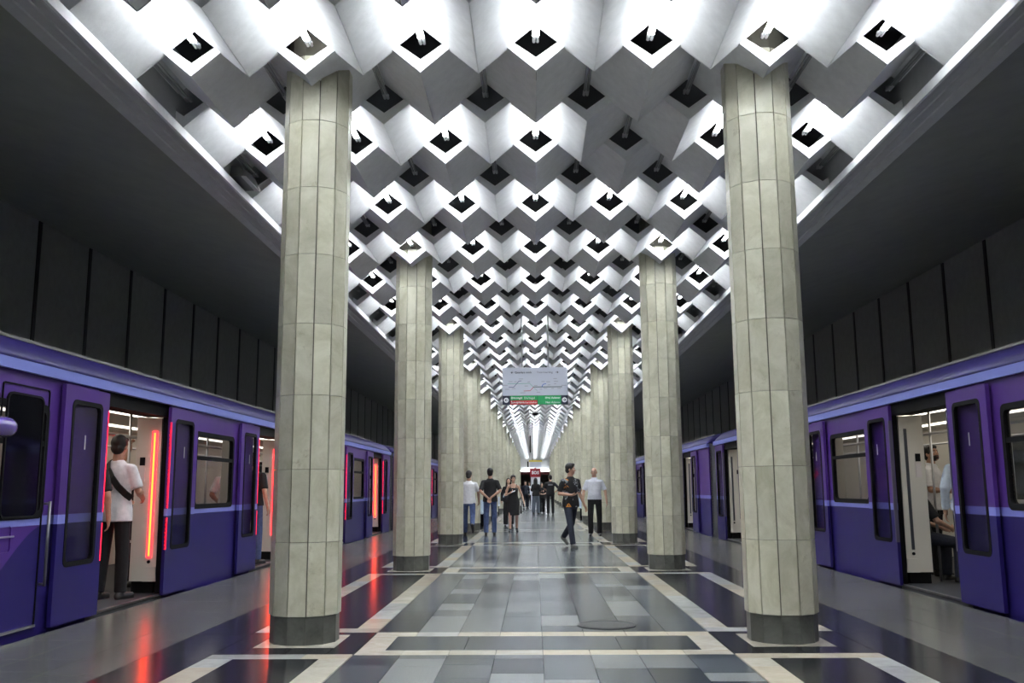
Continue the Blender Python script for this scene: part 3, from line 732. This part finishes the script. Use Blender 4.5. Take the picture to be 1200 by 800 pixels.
# ------------------------------------------------------------------ people
def remesh(name, mb, voxel, matl, parent, smooth=6, factor=.5):
    me = mb.mesh(name+'_raw', matl); mb.fix(me)
    o = D.objects.new(name+'_raw', me)
    r = o.modifiers.new('r', 'REMESH'); r.mode = 'VOXEL'; r.voxel_size = voxel; r.use_smooth_shade = True
    if smooth:
        sm = o.modifiers.new('s', 'SMOOTH'); sm.iterations = smooth; sm.factor = factor
    out = evaluate(o)
    D.objects.remove(o); D.meshes.remove(me); out.name = name
    out.materials.clear(); out.materials.append(matl)
    for p in out.polygons: p.use_smooth = True
    ob = D.objects.new(name, out); COL.objects.link(ob); ob.parent = parent; return ob
skin_m = mat('skin', (.52, .31, .22), .5, noise=.08, nscale=12)
skin2_m = mat('skin_tan', (.44, .25, .17), .5, noise=.08, nscale=12)
hair_m = mat('black_hair', (.012, .010, .009), .45, bump=.4, bscale=120)
grey_h = mat('grey_hair', (.35, .33, .30), .6)
def cloth(name, c, rough=.85, noise=.12): return mat(name, c, rough, noise=noise, nscale=14, bump=.25, bscale=30)
W_TEE = cloth('white_cotton', (.80, .80, .82)); B_TEE = cloth('black_cotton', (.014, .014, .016)); JEANS = cloth('blue_denim', (.055, .085, .19), noise=.3)
DK_TR = cloth('black_trousers', (.006, .006, .008)); NAVY = cloth('navy_cloth', (.018, .022, .038)); GREYT = cloth('grey_trousers', (.11, .13, .16))
LT_SH = cloth('pale_blue_shirt', (.52, .58, .66)); POLO = cloth('pale_polo', (.68, .70, .76)); KHAKI = cloth('khaki_cloth', (.16, .14, .10))
SHOE = mat('black_shoe', (.02, .02, .02), .4); SHOEG = mat('grey_shoe', (.12, .12, .11), .7); PHONE = mat('phone_black', (.02, .02, .025), .2); BAGM = mat('black_leather', (.015, .015, .016), .5)
def floral():
    m, n, l = nt('patterned_black_cotton'); b = n['Principled BSDF']; b.inputs['Roughness'].default_value = .85
    tc = n.new('ShaderNodeTexCoord'); v = n.new('ShaderNodeTexVoronoi'); v.inputs['Scale'].default_value = 9; l.new(tc.outputs['Object'], v.inputs['Vector'])
    r = n.new('ShaderNodeValToRGB'); r.color_ramp.interpolation = 'CONSTANT'; e = r.color_ramp.elements
    e[0].position = 0; e[0].color = (.014, .014, .016, 1); e[1].position = .62; e[1].color = (.22, .24, .26, 1)
    k = e.new(.80); k.color = (.55, .20, .03, 1); k = e.new(.90); k.color = (.014, .014, .016, 1)
    sp = n.new('ShaderNodeSeparateColor'); l.new(v.outputs['Color'], sp.inputs[0]); l.new(sp.outputs[0], r.inputs[0])
    t = n.new('ShaderNodeTexNoise'); t.inputs['Scale'].default_value = 25; l.new(tc.outputs['Object'], t.inputs['Vector'])
    g = n.new('ShaderNodeMath'); g.operation = 'GREATER_THAN'; g.inputs[1].default_value = .47; l.new(t.outputs[0], g.inputs[0])
    mx = n.new('ShaderNodeMix'); mx.data_type = 'RGBA'; mx.inputs[6].default_value = (.014, .014, .016, 1); l.new(r.outputs[0], mx.inputs[7]); l.new(g.outputs[0], mx.inputs[0])
    l.new(mx.outputs[2], b.inputs['Base Color']); return m
FLORAL = floral()
V = Vector
def person(label, loc, rz, H=1.75, legs=((4, 4), (-4, 4)), arms=None, head=(0, 0), lean=0, top='tee', topm=None, bottom='trousers', botm=None, hem=.86,
           hair='short', hairm=None, shoem=None, skin=None, voxel=.0085, female=False, seated=False, wide=1.0, belly=0, foot=(0, 0), group=None, sleeve=.55, legw=1.0, beard=False, hold=None, lift=0):
    skin = skin or skin_m; hairm = hairm or hair_m; shoem = shoem or SHOE
    P = empty('person', loc, rz); tag(P, label, 'person', group or 'people in the station'); P.scale = (H/1.75,)*3
    sh = .160 if female else .180; hw = wide
    RX = Matrix.Rotation(math.radians(-lean), 3, 'X')       # positive lean bends forward (towards -Y)
    PIV = V((0, 0, .95))
    def up(p): p = V(p); return PIV+RX.transposed() @ (p-PIV) if lean else p
    body, tr, tp = MB(), MB(), MB()
    # ---- legs by joint angles (forward swing, knee bend), left of the list is the person's right leg (x<0)
    jl = []
    for i, sx in enumerate((-1, 1)):
        a, b = [math.radians(q) for q in legs[i][:2]]; ab = math.radians(legs[i][2]) if len(legs[i]) > 2 else .03
        hip = V((sx*.092, 0, .915))
        kn = hip+V((sx*math.sin(ab), -math.sin(a), -math.cos(a)))*.43
        an = kn+V((0, -math.sin(a-b), -math.cos(a-b)))*.415
        jl.append((hip, kn, an, math.radians(foot[i])))
    low = min(an.z-.085-.02*abs(math.sin(fp)) for _, _, an, fp in jl); dz = V((0, 0, -low+lift)) if not seated else V((0, 0, seated-.83))
    if seated: dz = V((0, 0, seated-.83))
    def T(p): return V(p)+dz
    def U(p): return up(p)+dz
    for i, (hip, kn, an, fp) in enumerate(jl):
        sx = (-1, 1)[i]; hip, kn, an = T(hip), T(kn), T(an)
        tq = .68 if bottom == 'trousers' else 1.0; body.caps(hip, kn, .078*tq, .054*tq); body.caps(kn, an, .052*tq, .036*tq); body.caps(kn.lerp(an, .18)+V((0, .010*tq, 0)), kn.lerp(an, .42)+V((0, .010*tq, 0)), .050*tq, .046*tq)
        R = Matrix.Rotation(fp, 3, 'X'); heel = an+R @ V((0, .035, -.048)); toe = an+R @ V((sx*.018, -.165, -.060))
        body.caps(heel, toe, .032, .022)
        s_ = MB(); mid = heel.lerp(toe, .5); q = (toe-heel).normalized()
        s_.caps(heel+V((0, 0, -.004)), heel.lerp(toe, .55)+V((0, 0, -.002)), .041, .043); s_.caps(heel.lerp(toe, .5), toe+V((0, 0, .004)), .043, .033); s_.caps(an+V((0, 0, -.01)), heel.lerp(an, .5), .044, .045)
        s_.tube(heel.lerp(toe, -.1)+V((0, 0, -.036)), toe+q*.02+V((0, 0, -.026)), .03, .03, n=8)
        remesh('shoe', s_, .009, shoem, P, 4)
        if bottom == 'trousers':
            w = legw
            tr.caps(hip+V((0, 0, .02)), kn, .093, .074*w); tr.sphere(kn, (.074*w,)*3); tr.tube(kn, kn.lerp(an, 1.0)+V((0, 0, -.012)), .073*w, .064*w if w < 1.2 else .09, n=14)
    # ---- torso
    PE, WA, CH = (.150, .105), (.128*hw, .095+belly), (.158*hw, .108)
    if female: PE, WA, CH = (.155, .105), (.112, .085), (.135, .10)
    def ring(z, rx, ry, cy=0, n=20): return [U((rx*math.cos(2*math.pi*k/n), cy+ry*math.sin(2*math.pi*k/n), z)) for k in range(n)]
    tors = [(.83, PE[0]*.75, PE[1]*.8), (.92, PE[0], PE[1]), (1.0, PE[0]*.97, PE[1]), (1.10, WA[0], WA[1]), (1.22, CH[0]*.95, CH[1]*.97), (1.32, CH[0], CH[1]), (1.385, CH[0]*.90, CH[1]*.85), (1.43, .11, .07), (1.47, .06, .055)]
    body.loft([ring(z, a, b, -belly*.5 if 1.0 < z < 1.2 else 0) for z, a, b in tors])
    body.caps(U((-sh+.03, .005, 1.385)), U((sh-.03, .005, 1.385)), .048, .048)
    if female:
        for sx in (-1, 1): body.sphere(U((sx*.065, -.085, 1.27)), (.058, .055, .058))
    body.caps(U((0, .01, 1.43)), U((0, -.004, 1.56)), .060 if not female else .050, .057 if not female else .046)
    if bottom == 'trousers':
        tr.loft([ring(z, a+.02, b+.02) for z, a, b in [(.80, PE[0]*.9, PE[1]*.85), (.92, PE[0], PE[1]), (1.0, PE[0]*.96, PE[1]*.97), (1.04, WA[0]+.008, WA[1])]])
        remesh('trousers', tr, .011, botm or JEANS, P, 5)
    # ---- head
    hy, hp = math.radians(head[0]), math.radians(head[1])
    HR = Matrix.Rotation(hy, 3, 'Z') @ Matrix.Rotation(hp, 3, 'X'); HC = U((0, -.012, 1.622))
    def h(p): return HC+HR @ V(p)
    hd = body
    hd.sphere(h((0, .008, .02)), (.074, .092, .095), HR, 16, 12); hd.sphere(h((0, -.028, -.04)), (.057, .060, .070), HR, 14, 10)
    hd.sphere(h((0, -.060, -.088)), (.028, .022, .020), HR); hd.caps(h((0, -.084, .012)), h((0, -.104, -.024)), .009, .014)
    hd.caps(h((-.035, -.078, .028)), h((.035, -.078, .028)), .012, .012)
    for sx in (-1, 1):
        hd.sphere(h((sx*.076, .008, -.012)), (.010, .020, .032), HR); hd.sphere(h((sx*.040, -.062, -.025)), (.022, .020, .022), HR); hd.caps(h((sx*.010, -.092, -.028)), h((sx*.014, -.088, -.03)), .009, .008)
    hd.caps(h((-.020, -.083, -.062)), h((.020, -.083, -.062)), .008, .008); hd.caps(h((-.016, -.080, -.072)), h((.016, -.080, -.072)), .008, .008)
    # ---- arms and hands
    DEF = {-1: ((-.245, .035, 1.13), (-.255, -.05, .885)), 1: ((.245, .035, 1.13), (.255, -.05, .885))}
    arms = arms or {}
    for sx in (-1, 1):
        spec = arms.get(sx, {}); el, wr = spec.get('e', DEF[sx][0]), spec.get('w', DEF[sx][1])
        so = U((sx*sh, .005, 1.375)); el, wr = U(el), U(wr)
        body.caps(so, el, .050 if not female else .040, .039 if not female else .032); body.caps(el, wr, .040 if not female else .033, .027 if not female else .023); body.sphere(el.lerp(wr, .3), (.042 if not female else .035,)*3)
        d = V(spec['d']).normalized() if 'd' in spec else (wr-el).normalized()
        n_ = V(spec.get('n', (-sx, 0, 0))); n_ = (n_-d*n_.dot(d)).normalized(); w_ = d.cross(n_).normalized()
        th = V(spec.get('t', (0, -1, 0)))
        if w_.dot(th) < 0: w_ = -w_
        B = Matrix((w_, n_, d)).transposed(); k = .92 if female else 1.0
        body.caps(wr, wr+d*.03, .026*k, .028*k); body.sphere(wr+d*.055*k, (.042*k, .017*k, .052*k), B)
        c0 = spec.get('curl', 28)
        for j, ln in enumerate((.070, .080, .074, .058)):
            p = wr+d*(.092*k)+w_*((.031, .0105, -.010, -.030)[j]*k)
            a1 = math.radians(c0*(.6+.12*j)); p1 = p+(d*math.cos(a1)+n_*math.sin(a1))*ln*.5*k
            a2 = math.radians(c0*(1.7+.15*j)); p2 = p1+(d*math.cos(a2)+n_*math.sin(a2))*ln*.5*k
            body.caps(p-d*.02, p1, .0095*k, .0088*k, 8); body.caps(p1, p2, .0088*k, .0075*k, 8)
        tb = wr+d*.030+w_*.026*k; t1 = tb+(d*.62+w_*.70+n_*.35).normalized()*.036; t2 = t1+(d*.88+w_*.25+n_*.40).normalized()*.030
        body.caps(tb-w_*.012, t1, .013*k, .011*k, 8); body.caps(t1, t2, .011*k, .009*k, 8)
        if top in ('tee', 'polo', 'shirt'):
            e2 = so.lerp(el, sleeve*1.55 if sleeve <= .62 else 1.0)
            tp.tube(so+(so-el).normalized()*.015, e2, .062, .064, n=14); tp.sphere(so, (.062, .064, .058))
            if sleeve > .62: tp.sphere(el, (.056,)*3); tp.tube(el, el.lerp(wr, .95), .054, .042, n=12)
    remesh('body', body, voxel, skin, P, 3)
    # ---- face details
    if voxel < .011:
        for sx in (-1, 1):
            e = MB(); e.sphere(h((sx*.031, -.0785, .004)), (.013, .008, .0075), HR); eo = e.build('eye', mat('eye_white', (.7, .68, .66), .3), None); eo.parent = P
            e = MB(); e.sphere(h((sx*.031, -.0845, .004)), (.0065, .004, .0065), HR); io = e.build('iris', mat('iris_brown', (.02, .012, .008), .2), None); io.parent = eo
            e = MB(); e.caps(h((sx*.015, -.088, .026)), h((sx*.047, -.078, .026)), .0045, .003, 6); bo = e.build('eyebrow', hairm, None); bo.parent = P
        e = MB(); e.caps(h((-.018, -.0885, -.067)), h((.018, -.0885, -.067)), .0045, .0045, 6); lo = e.build('lips', mat('lips', (.34, .13, .11), .5), None); lo.parent = P
    # ---- hair
    hm = MB()
    if hair == 'short':
        hm.sphere(h((0, .022, .038)), (.087, .098, .096), HR, 18, 12); hm.sphere(h((0, .048, -.025)), (.076, .066, .072), HR); hm.caps(h((-.045, -.052, .082)), h((.045, -.052, .082)), .026, .026)
        for sx in (-1, 1): hm.caps(h((sx*.070, -.018, .03)), h((sx*.072, -.010, -.005)), .012, .009)
    elif hair == 'quiff':
        hm.sphere(h((0, .020, .045)), (.086, .098, .095), HR, 18, 12); hm.sphere(h((0, .052, -.020)), (.074, .062, .068), HR); hm.sphere(h((0, -.045, .10)), (.062, .048, .035), HR)
        for sx in (-1, 1): hm.caps(h((sx*.071, -.022, .03)), h((sx*.073, -.014, -.02)), .012, .009)
    elif hair == 'bald':
        for sx in (-1, 1): hm.sphere(h((sx*.066, .030, .0)), (.014, .045, .032), HR)
        hm.sphere(h((0, .075, -.01)), (.055, .022, .035), HR)
    elif hair == 'bun':
        hm.sphere(h((0, .018, .037)), (.086, .098, .096), HR, 18, 12); hm.sphere(h((0, .045, -.03)), (.074, .062, .068), HR); hm.caps(h((-.04, -.052, .078)), h((.04, -.052, .078)), .026, .026); hm.sphere(h((0, .115, .02)), (.04, .035, .04), HR)
        for sx in (-1, 1): hm.caps(h((sx*.045, -.055, .075)), h((sx*.074, -.015, .0)), .016, .011)
    elif hair == 'long':
        hm.sphere(h((0, .022, .035)), (.084, .096, .094), HR, 18, 12); hm.caps(h((0, .07, .0)), U((0, .10, 1.26)), .085, .075)
        for sx in (-1, 1): hm.caps(h((sx*.066, .01, .02)), U((sx*.085, .05, 1.33)), .030, .040)
    if hair != 'none': remesh('hair', hm, .008, hairm, P, 3)
    if beard:
        bm_ = MB(); bm_.sphere(h((0, -.034, -.062)), (.062, .058, .050), HR, 14, 10); bm_.caps(h((-.024, -.092, -.050)), h((.024, -.092, -.050)), .006, .006, 6); remesh('beard', bm_, .008, hairm, P, 2)
    # ---- upper garments
    if top in ('tee', 'polo', 'shirt'):
        o = .016
        g = [(hem, PE[0]+.050, PE[1]+.042), (.95, PE[0]+.044, PE[1]+.040), (1.03, max(PE[0]*.95, WA[0])+.034, max(WA[1], PE[1]*.97)+.034), (1.12, WA[0]+.030, WA[1]+.026), (1.22, CH[0]*.97+o, CH[1]+o), (1.32, CH[0]+o+.006, CH[1]+o), (1.375, CH[0]*.97+o, CH[1]*.93+o), (1.42, .135, .088), (1.45, .090, .070), (1.475, .066, .060)]
        tp.loft([ring(z, a, b, -belly*.5 if 1.0 < z < 1.25 else 0) for z, a, b in g]); tp.caps(U((-sh+.03, .005, 1.38)), U((sh-.03, .005, 1.38)), .058, .058)
        so_ = remesh('shirt', tp, .011, topm or W_TEE, P, 5)
        if top in ('polo', 'shirt'):
            cl = MB(); n = 16
            rr = [[U((r*math.cos(2*math.pi*k/n), .004+r*.95*math.sin(2*math.pi*k/n)-(.0 if z > 1.47 else .012), z+.012*math.sin(2*math.pi*k/n))) for k in range(n)] for r, z in ((.082, 1.455), (.070, 1.495))]
            cl.loft(rr, 0, False); q = cl.build('collar', topm or W_TEE, None); q.parent = so_
    elif top == 'dress':
        g = [(.50, .185, .145), (.62, .190, .145), (.80, .195, .145), (.93, .190, .138), (1.03, .162, .12), (1.10, .142, .108), (1.20, .142, .120), (1.27, .152, .128), (1.34, .142, .112)]
        tp.loft([ring(z, a, b) for z, a, b in g])
        for sx in (-1, 1): tp.sphere(U((sx*.065, -.088, 1.27)), (.068, .062, .062)); tp.caps(U((sx*.085, -.095, 1.32)), U((sx*.10, -.02, 1.455)), .014, .014); tp.caps(U((sx*.10, -.02, 1.455)), U((sx*.085, .09, 1.33)), .014, .014)
        remesh('dress', tp, .010, topm, P, 4)
    P['_up'] = 0; del P['_up']
    return P, U, h
def prop(name, mb, m, label, cat, P):
    """a thing carried by a person, built in the person's frame, kept top-level"""
    M = Matrix.Translation(P.location) @ Matrix.Rotation(P.rotation_euler.z, 4, 'Z') @ Matrix.Diagonal((*P.scale, 1))
    me = mb.mesh(name, m); mb.fix(me); me.transform(M)
    o = D.objects.new(name, me); COL.objects.link(o); c = sum((v.co for v in me.vertices), V((0, 0, 0)))/len(me.vertices)
    me.transform(Matrix.Translation(-c)); o.location = c; return tag(o, label, cat)
PI = math.pi
# --- in the hall
person('man in white t-shirt and blue jeans walking away by the left columns', (-1.86, 25.6, 0), PI+.05, 1.76, legs=((-22, 38), (16, 4)), foot=(55, 0), topm=W_TEE, botm=JEANS, head=(-12, 4), hem=.85, wide=1.08,
       arms={-1: {'e': (-.26, .02, 1.14), 'w': (-.27, -.13, .93)}, 1: {'e': (.26, .05, 1.13), 'w': (.24, .03, .88)}}, skin=skin2_m)
person('man in black t-shirt and jeans with hands clasped behind his back', (-1.27, 25.5, 0), PI, 1.80, legs=((5, 4), (-4, 3)), topm=B_TEE, botm=JEANS, hem=.86, wide=1.06,
       arms={-1: {'e': (-.27, .10, 1.14), 'w': (-.03, .17, .97), 'd': (.5, .1, -.85), 'n': (0, 1, 0)}, 1: {'e': (.25, .12, 1.13), 'w': (.05, .155, .96), 'd': (-.5, .12, -.85), 'n': (0, 1, 0)}}, skin=skin2_m)
P, U, h = person('woman in sleeveless black dress walking forward with a phone', (-.68, 27.4, 0), .03, 1.64, legs=((9, 8), (-7, 12)), foot=(0, 12), top='dress', topm=B_TEE, bottom='none', female=True, hair='bun', head=(12, 0),
       arms={-1: {'e': (-.25, .02, 1.12), 'w': (-.10, -.20, 1.19), 'd': (.7, -.3, .45), 'n': (.3, -.2, 1), 'curl': 45}, 1: {'e': (.27, .06, 1.12), 'w': (.33, -.02, .90)}})
mb = MB(); mb.hexa([(-.06, -.275, 1.205), (.06, -.275, 1.245), (.06, -.215, 1.275), (-.06, -.215, 1.235), (-.063, -.277, 1.213), (.057, -.277, 1.253), (.057, -.217, 1.283), (-.063, -.217, 1.243)]); prop('phone', mb, mat('phone_pale', (.6, .62, .66), .2), 'pale phone in the hand of the woman in black dress', 'phone', P)
mb = MB(); mb.hexa([(.20, -.05, .56), (.27, -.05, .56), (.27, .20, .56), (.20, .20, .56), (.21, -.02, .80), (.26, -.02, .80), (.26, .17, .80), (.21, .17, .80)]); mb.tube((.24, .0, .79), (.30, .02, 1.0), .008); mb.tube((.24, .14, .79), (.30, .03, 1.0), .008); mb.tube((.30, .02, 1.0), (.20, .03, 1.46), .008)
prop('handbag', mb, BAGM, 'black handbag hanging at the side of the woman in black dress', 'handbag', P)
P, U, h = person('young man in patterned black t-shirt striding across and looking right', (.72, 20.2, 0), .55, 1.80, legs=((17, 3), (-17, 32)), foot=(0, 34), topm=FLORAL, botm=NAVY, shoem=SHOEG, hair='quiff', head=(50, 3), hem=.84, legw=.92,
       arms={-1: {'e': (-.26, .03, 1.12), 'w': (-.11, -.19, 1.09), 'd': (.75, -.45, .1), 'n': (.3, .2, .9), 'curl': 35}, 1: {'e': (.26, .05, 1.12), 'w': (.33, -.03, .88)}}, skin=skin2_m)
person('bald man in pale polo shirt and black trousers facing the camera', (1.53, 24.8, 0), -.05, 1.78, legs=((5, 5, 3), (-3, 3, 3)), top='polo', topm=POLO, botm=DK_TR, hair='bald', hairm=grey_h, head=(-8, -4), wide=1.1, belly=.03, hem=.92,
       arms={-1: {'e': (-.28, .03, 1.13), 'w': (-.30, -.04, .88)}, 1: {'e': (.28, .04, 1.13), 'w': (.31, -.01, .88)}})
P, U, h = person('person in black uniform standing far down the hall, hand on hip', (.69, 44.5, 0), PI, 1.86, topm=B_TEE, botm=DK_TR, voxel=.012, wide=1.1, hem=.88, head=(15, 10),
       arms={-1: {'e': (-.40, .10, 1.14), 'w': (-.22, .02, 1.00), 'd': (.8, -.1, -.2)}, 1: {'e': (.25, -.04, 1.13), 'w': (.16, -.2, 1.06)}})
mb = MB(); mb.box(-.10, .10, .128, .134, 1.30, 1.36); q = mb.build('back_patch', mat('patch_grey', (.25, .25, .27), .6), None); q.parent = P
person('woman with long dark hair and wide grey trousers, back to the camera', (.0, 45.8, 0), PI-.5, 1.76, topm=B_TEE, botm=GREYT, hair='long', female=True, voxel=.012, legw=1.35, sleeve=.9, arms={1: {'e': (.24, -.02, 1.13), 'w': (.15, -.22, 1.08)}, -1: {'e': (-.24, -.02, 1.13), 'w': (-.12, -.24, 1.07)}})
person('short person in black facing the woman with wide grey trousers', (.30, 47.4, 0), .2, 1.52, topm=B_TEE, botm=DK_TR, hair='long', female=True, voxel=.012, legw=1.3, arms={-1: {'e': (-.23, -.02, 1.13), 'w': (-.10, -.22, 1.10)}, 1: {'e': (.23, -.02, 1.13), 'w': (.12, -.22, 1.10)}})
person('distant person in dark clothes left of the help point', (-.66, 60, 0), .1, 1.72, topm=NAVY, botm=NAVY, voxel=.014, legw=1.1, sleeve=.9)
person('distant person in white top beside the help point', (-.40, 61.2, 0), -.4, 1.66, topm=W_TEE, botm=DK_TR, voxel=.014, hair='long', female=True)
person('dark-dressed person half hidden behind the woman in black dress', (-.935, 31.5, 0), 0, 1.60, topm=B_TEE, botm=DK_TR, voxel=.012, hair='long', female=True, sleeve=.9, legw=1.3)
# --- in the left train
P, U, h = person('man in white t-shirt with black shoulder strap standing in the left train door', (-4.93, 10.78, .028), PI-.25, 1.86, legs=((3, 3), (-3, 3)), topm=W_TEE, botm=DK_TR, hem=.81, wide=1.12, head=(14, 6),
       arms={-1: {'e': (-.25, -.05, 1.13), 'w': (-.14, -.26, 1.06)}, 1: {'e': (.25, -.02, 1.13), 'w': (.14, -.24, 1.04)}}, skin=skin2_m)
mb = MB()
st = [(.085, -.08, 1.455), (.080, .0, 1.475), (.065, .075, 1.458), (.02, .125, 1.38), (-.05, .138, 1.29), (-.12, .125, 1.20), (-.185, .080, 1.12), (-.205, .0, 1.07)]
for a, b in zip(st[:-1], st[1:]):
    a, b = V(a), V(b); wv = V((-.026, 0, .026)); nn = V((0, .014, 0))
    mb.hexa([a-wv, b-wv, b+wv, a+wv, a-wv+nn, b-wv+nn, b+wv+nn, a+wv+nn])
prop('bag_strap', mb, BAGM, 'black sling strap across the back of the white t-shirt', 'strap', P)
P, U, h = person('person in black t-shirt behind the open leaf of the left train door', (-5.08, 10.30, .028), PI+.3, 1.80, topm=B_TEE, botm=KHAKI, wide=1.05, hem=.88, voxel=.010, arms={1: {'e': (.26, .02, 1.14), 'w': (.16, -.20, 1.02)}})
mb = MB(); mb.hexa([(.16, .10, .84), (.34, .10, .84), (.34, .19, .84), (.16, .19, .84), (.17, .11, 1.06), (.33, .11, 1.06), (.33, .18, 1.06), (.17, .18, 1.06)]); mb.tube((.25, .14, 1.05), (-.05, .10, 1.46), .009)
prop('shoulder_bag', mb, BAGM, 'black shoulder bag on the person in black t-shirt at the left door', 'bag', P)
person('passenger inside the left train holding the rail with a raised arm', (-5.55, 11.5, .028), PI+.5, 1.74, topm=KHAKI, botm=DK_TR, voxel=.011, arms={1: {'e': (.32, -.05, 1.52), 'w': (.26, -.06, 1.80), 'd': (0, 0, 1), 'curl': 70}})
person('passenger inside the left train with hand on the ceiling rail behind', (-5.25, 12.3, .028), .4, 1.72, topm=B_TEE, botm=DK_TR, voxel=.011, arms={-1: {'e': (-.32, -.05, 1.52), 'w': (-.20, -.04, 1.80), 'd': (0, 0, 1), 'curl': 70}})
person('man in black shirt and blue jeans in the second left train door', (-4.84, 15.75, .028), PI-.3, 1.84, topm=B_TEE, botm=JEANS, wide=1.05, voxel=.010, hem=.90)
person('passenger in white t-shirt beside the man in black in the second door', (-5.12, 15.38, .028), PI+.2, 1.76, topm=W_TEE, botm=NAVY, voxel=.011, arms={1: {'e': (.27, .06, 1.13), 'w': (.18, -.14, 1.0)}})
person('passenger standing in the farthest red-lit door of the nearest left car', (-5.0, 26.6, .028), -.6, 1.76, topm=B_TEE, botm=DK_TR, voxel=.012)
person('added passenger in white shirt standing in for a reflection in the left train window', (-5.6, 13.2, .028), PI/2, 1.72, topm=W_TEE, botm=DK_TR, voxel=.012)  # made-up figure imitating white t-shirts reflected in the window
# --- in the right train
person('bearded man in white shirt standing inside the right train', (5.52, 13.2, .028), .9, 1.78, top='shirt', topm=W_TEE, botm=DK_TR, beard=True, head=(-25, -14), voxel=.010, skin=skin2_m, sleeve=.55, arms={-1: {'e': (-.25, -.04, 1.13), 'w': (-.08, -.24, 1.12)}, 1: {'e': (.25, -.04, 1.13), 'w': (.10, -.24, 1.10)}})
person('passenger in black seated by the open right train door', (4.98, 12.42, .028), PI/2+.1, 1.76, legs=((82, 84, 8), (82, 84, 8)), seated=.46, topm=B_TEE, botm=NAVY, voxel=.010, head=(-20, -16), arms={-1: {'e': (-.26, -.10, 1.14), 'w': (-.12, -.34, 1.05)}, 1: {'e': (.26, -.10, 1.14), 'w': (.12, -.34, 1.05)}})
person('person in pale blue shirt standing behind the right train door leaf', (5.22, 11.5, .028), PI-.4, 1.80, top='shirt', topm=LT_SH, botm=DK_TR, voxel=.010, sleeve=.9, hem=.88)
D.scenes.remove(TMP)
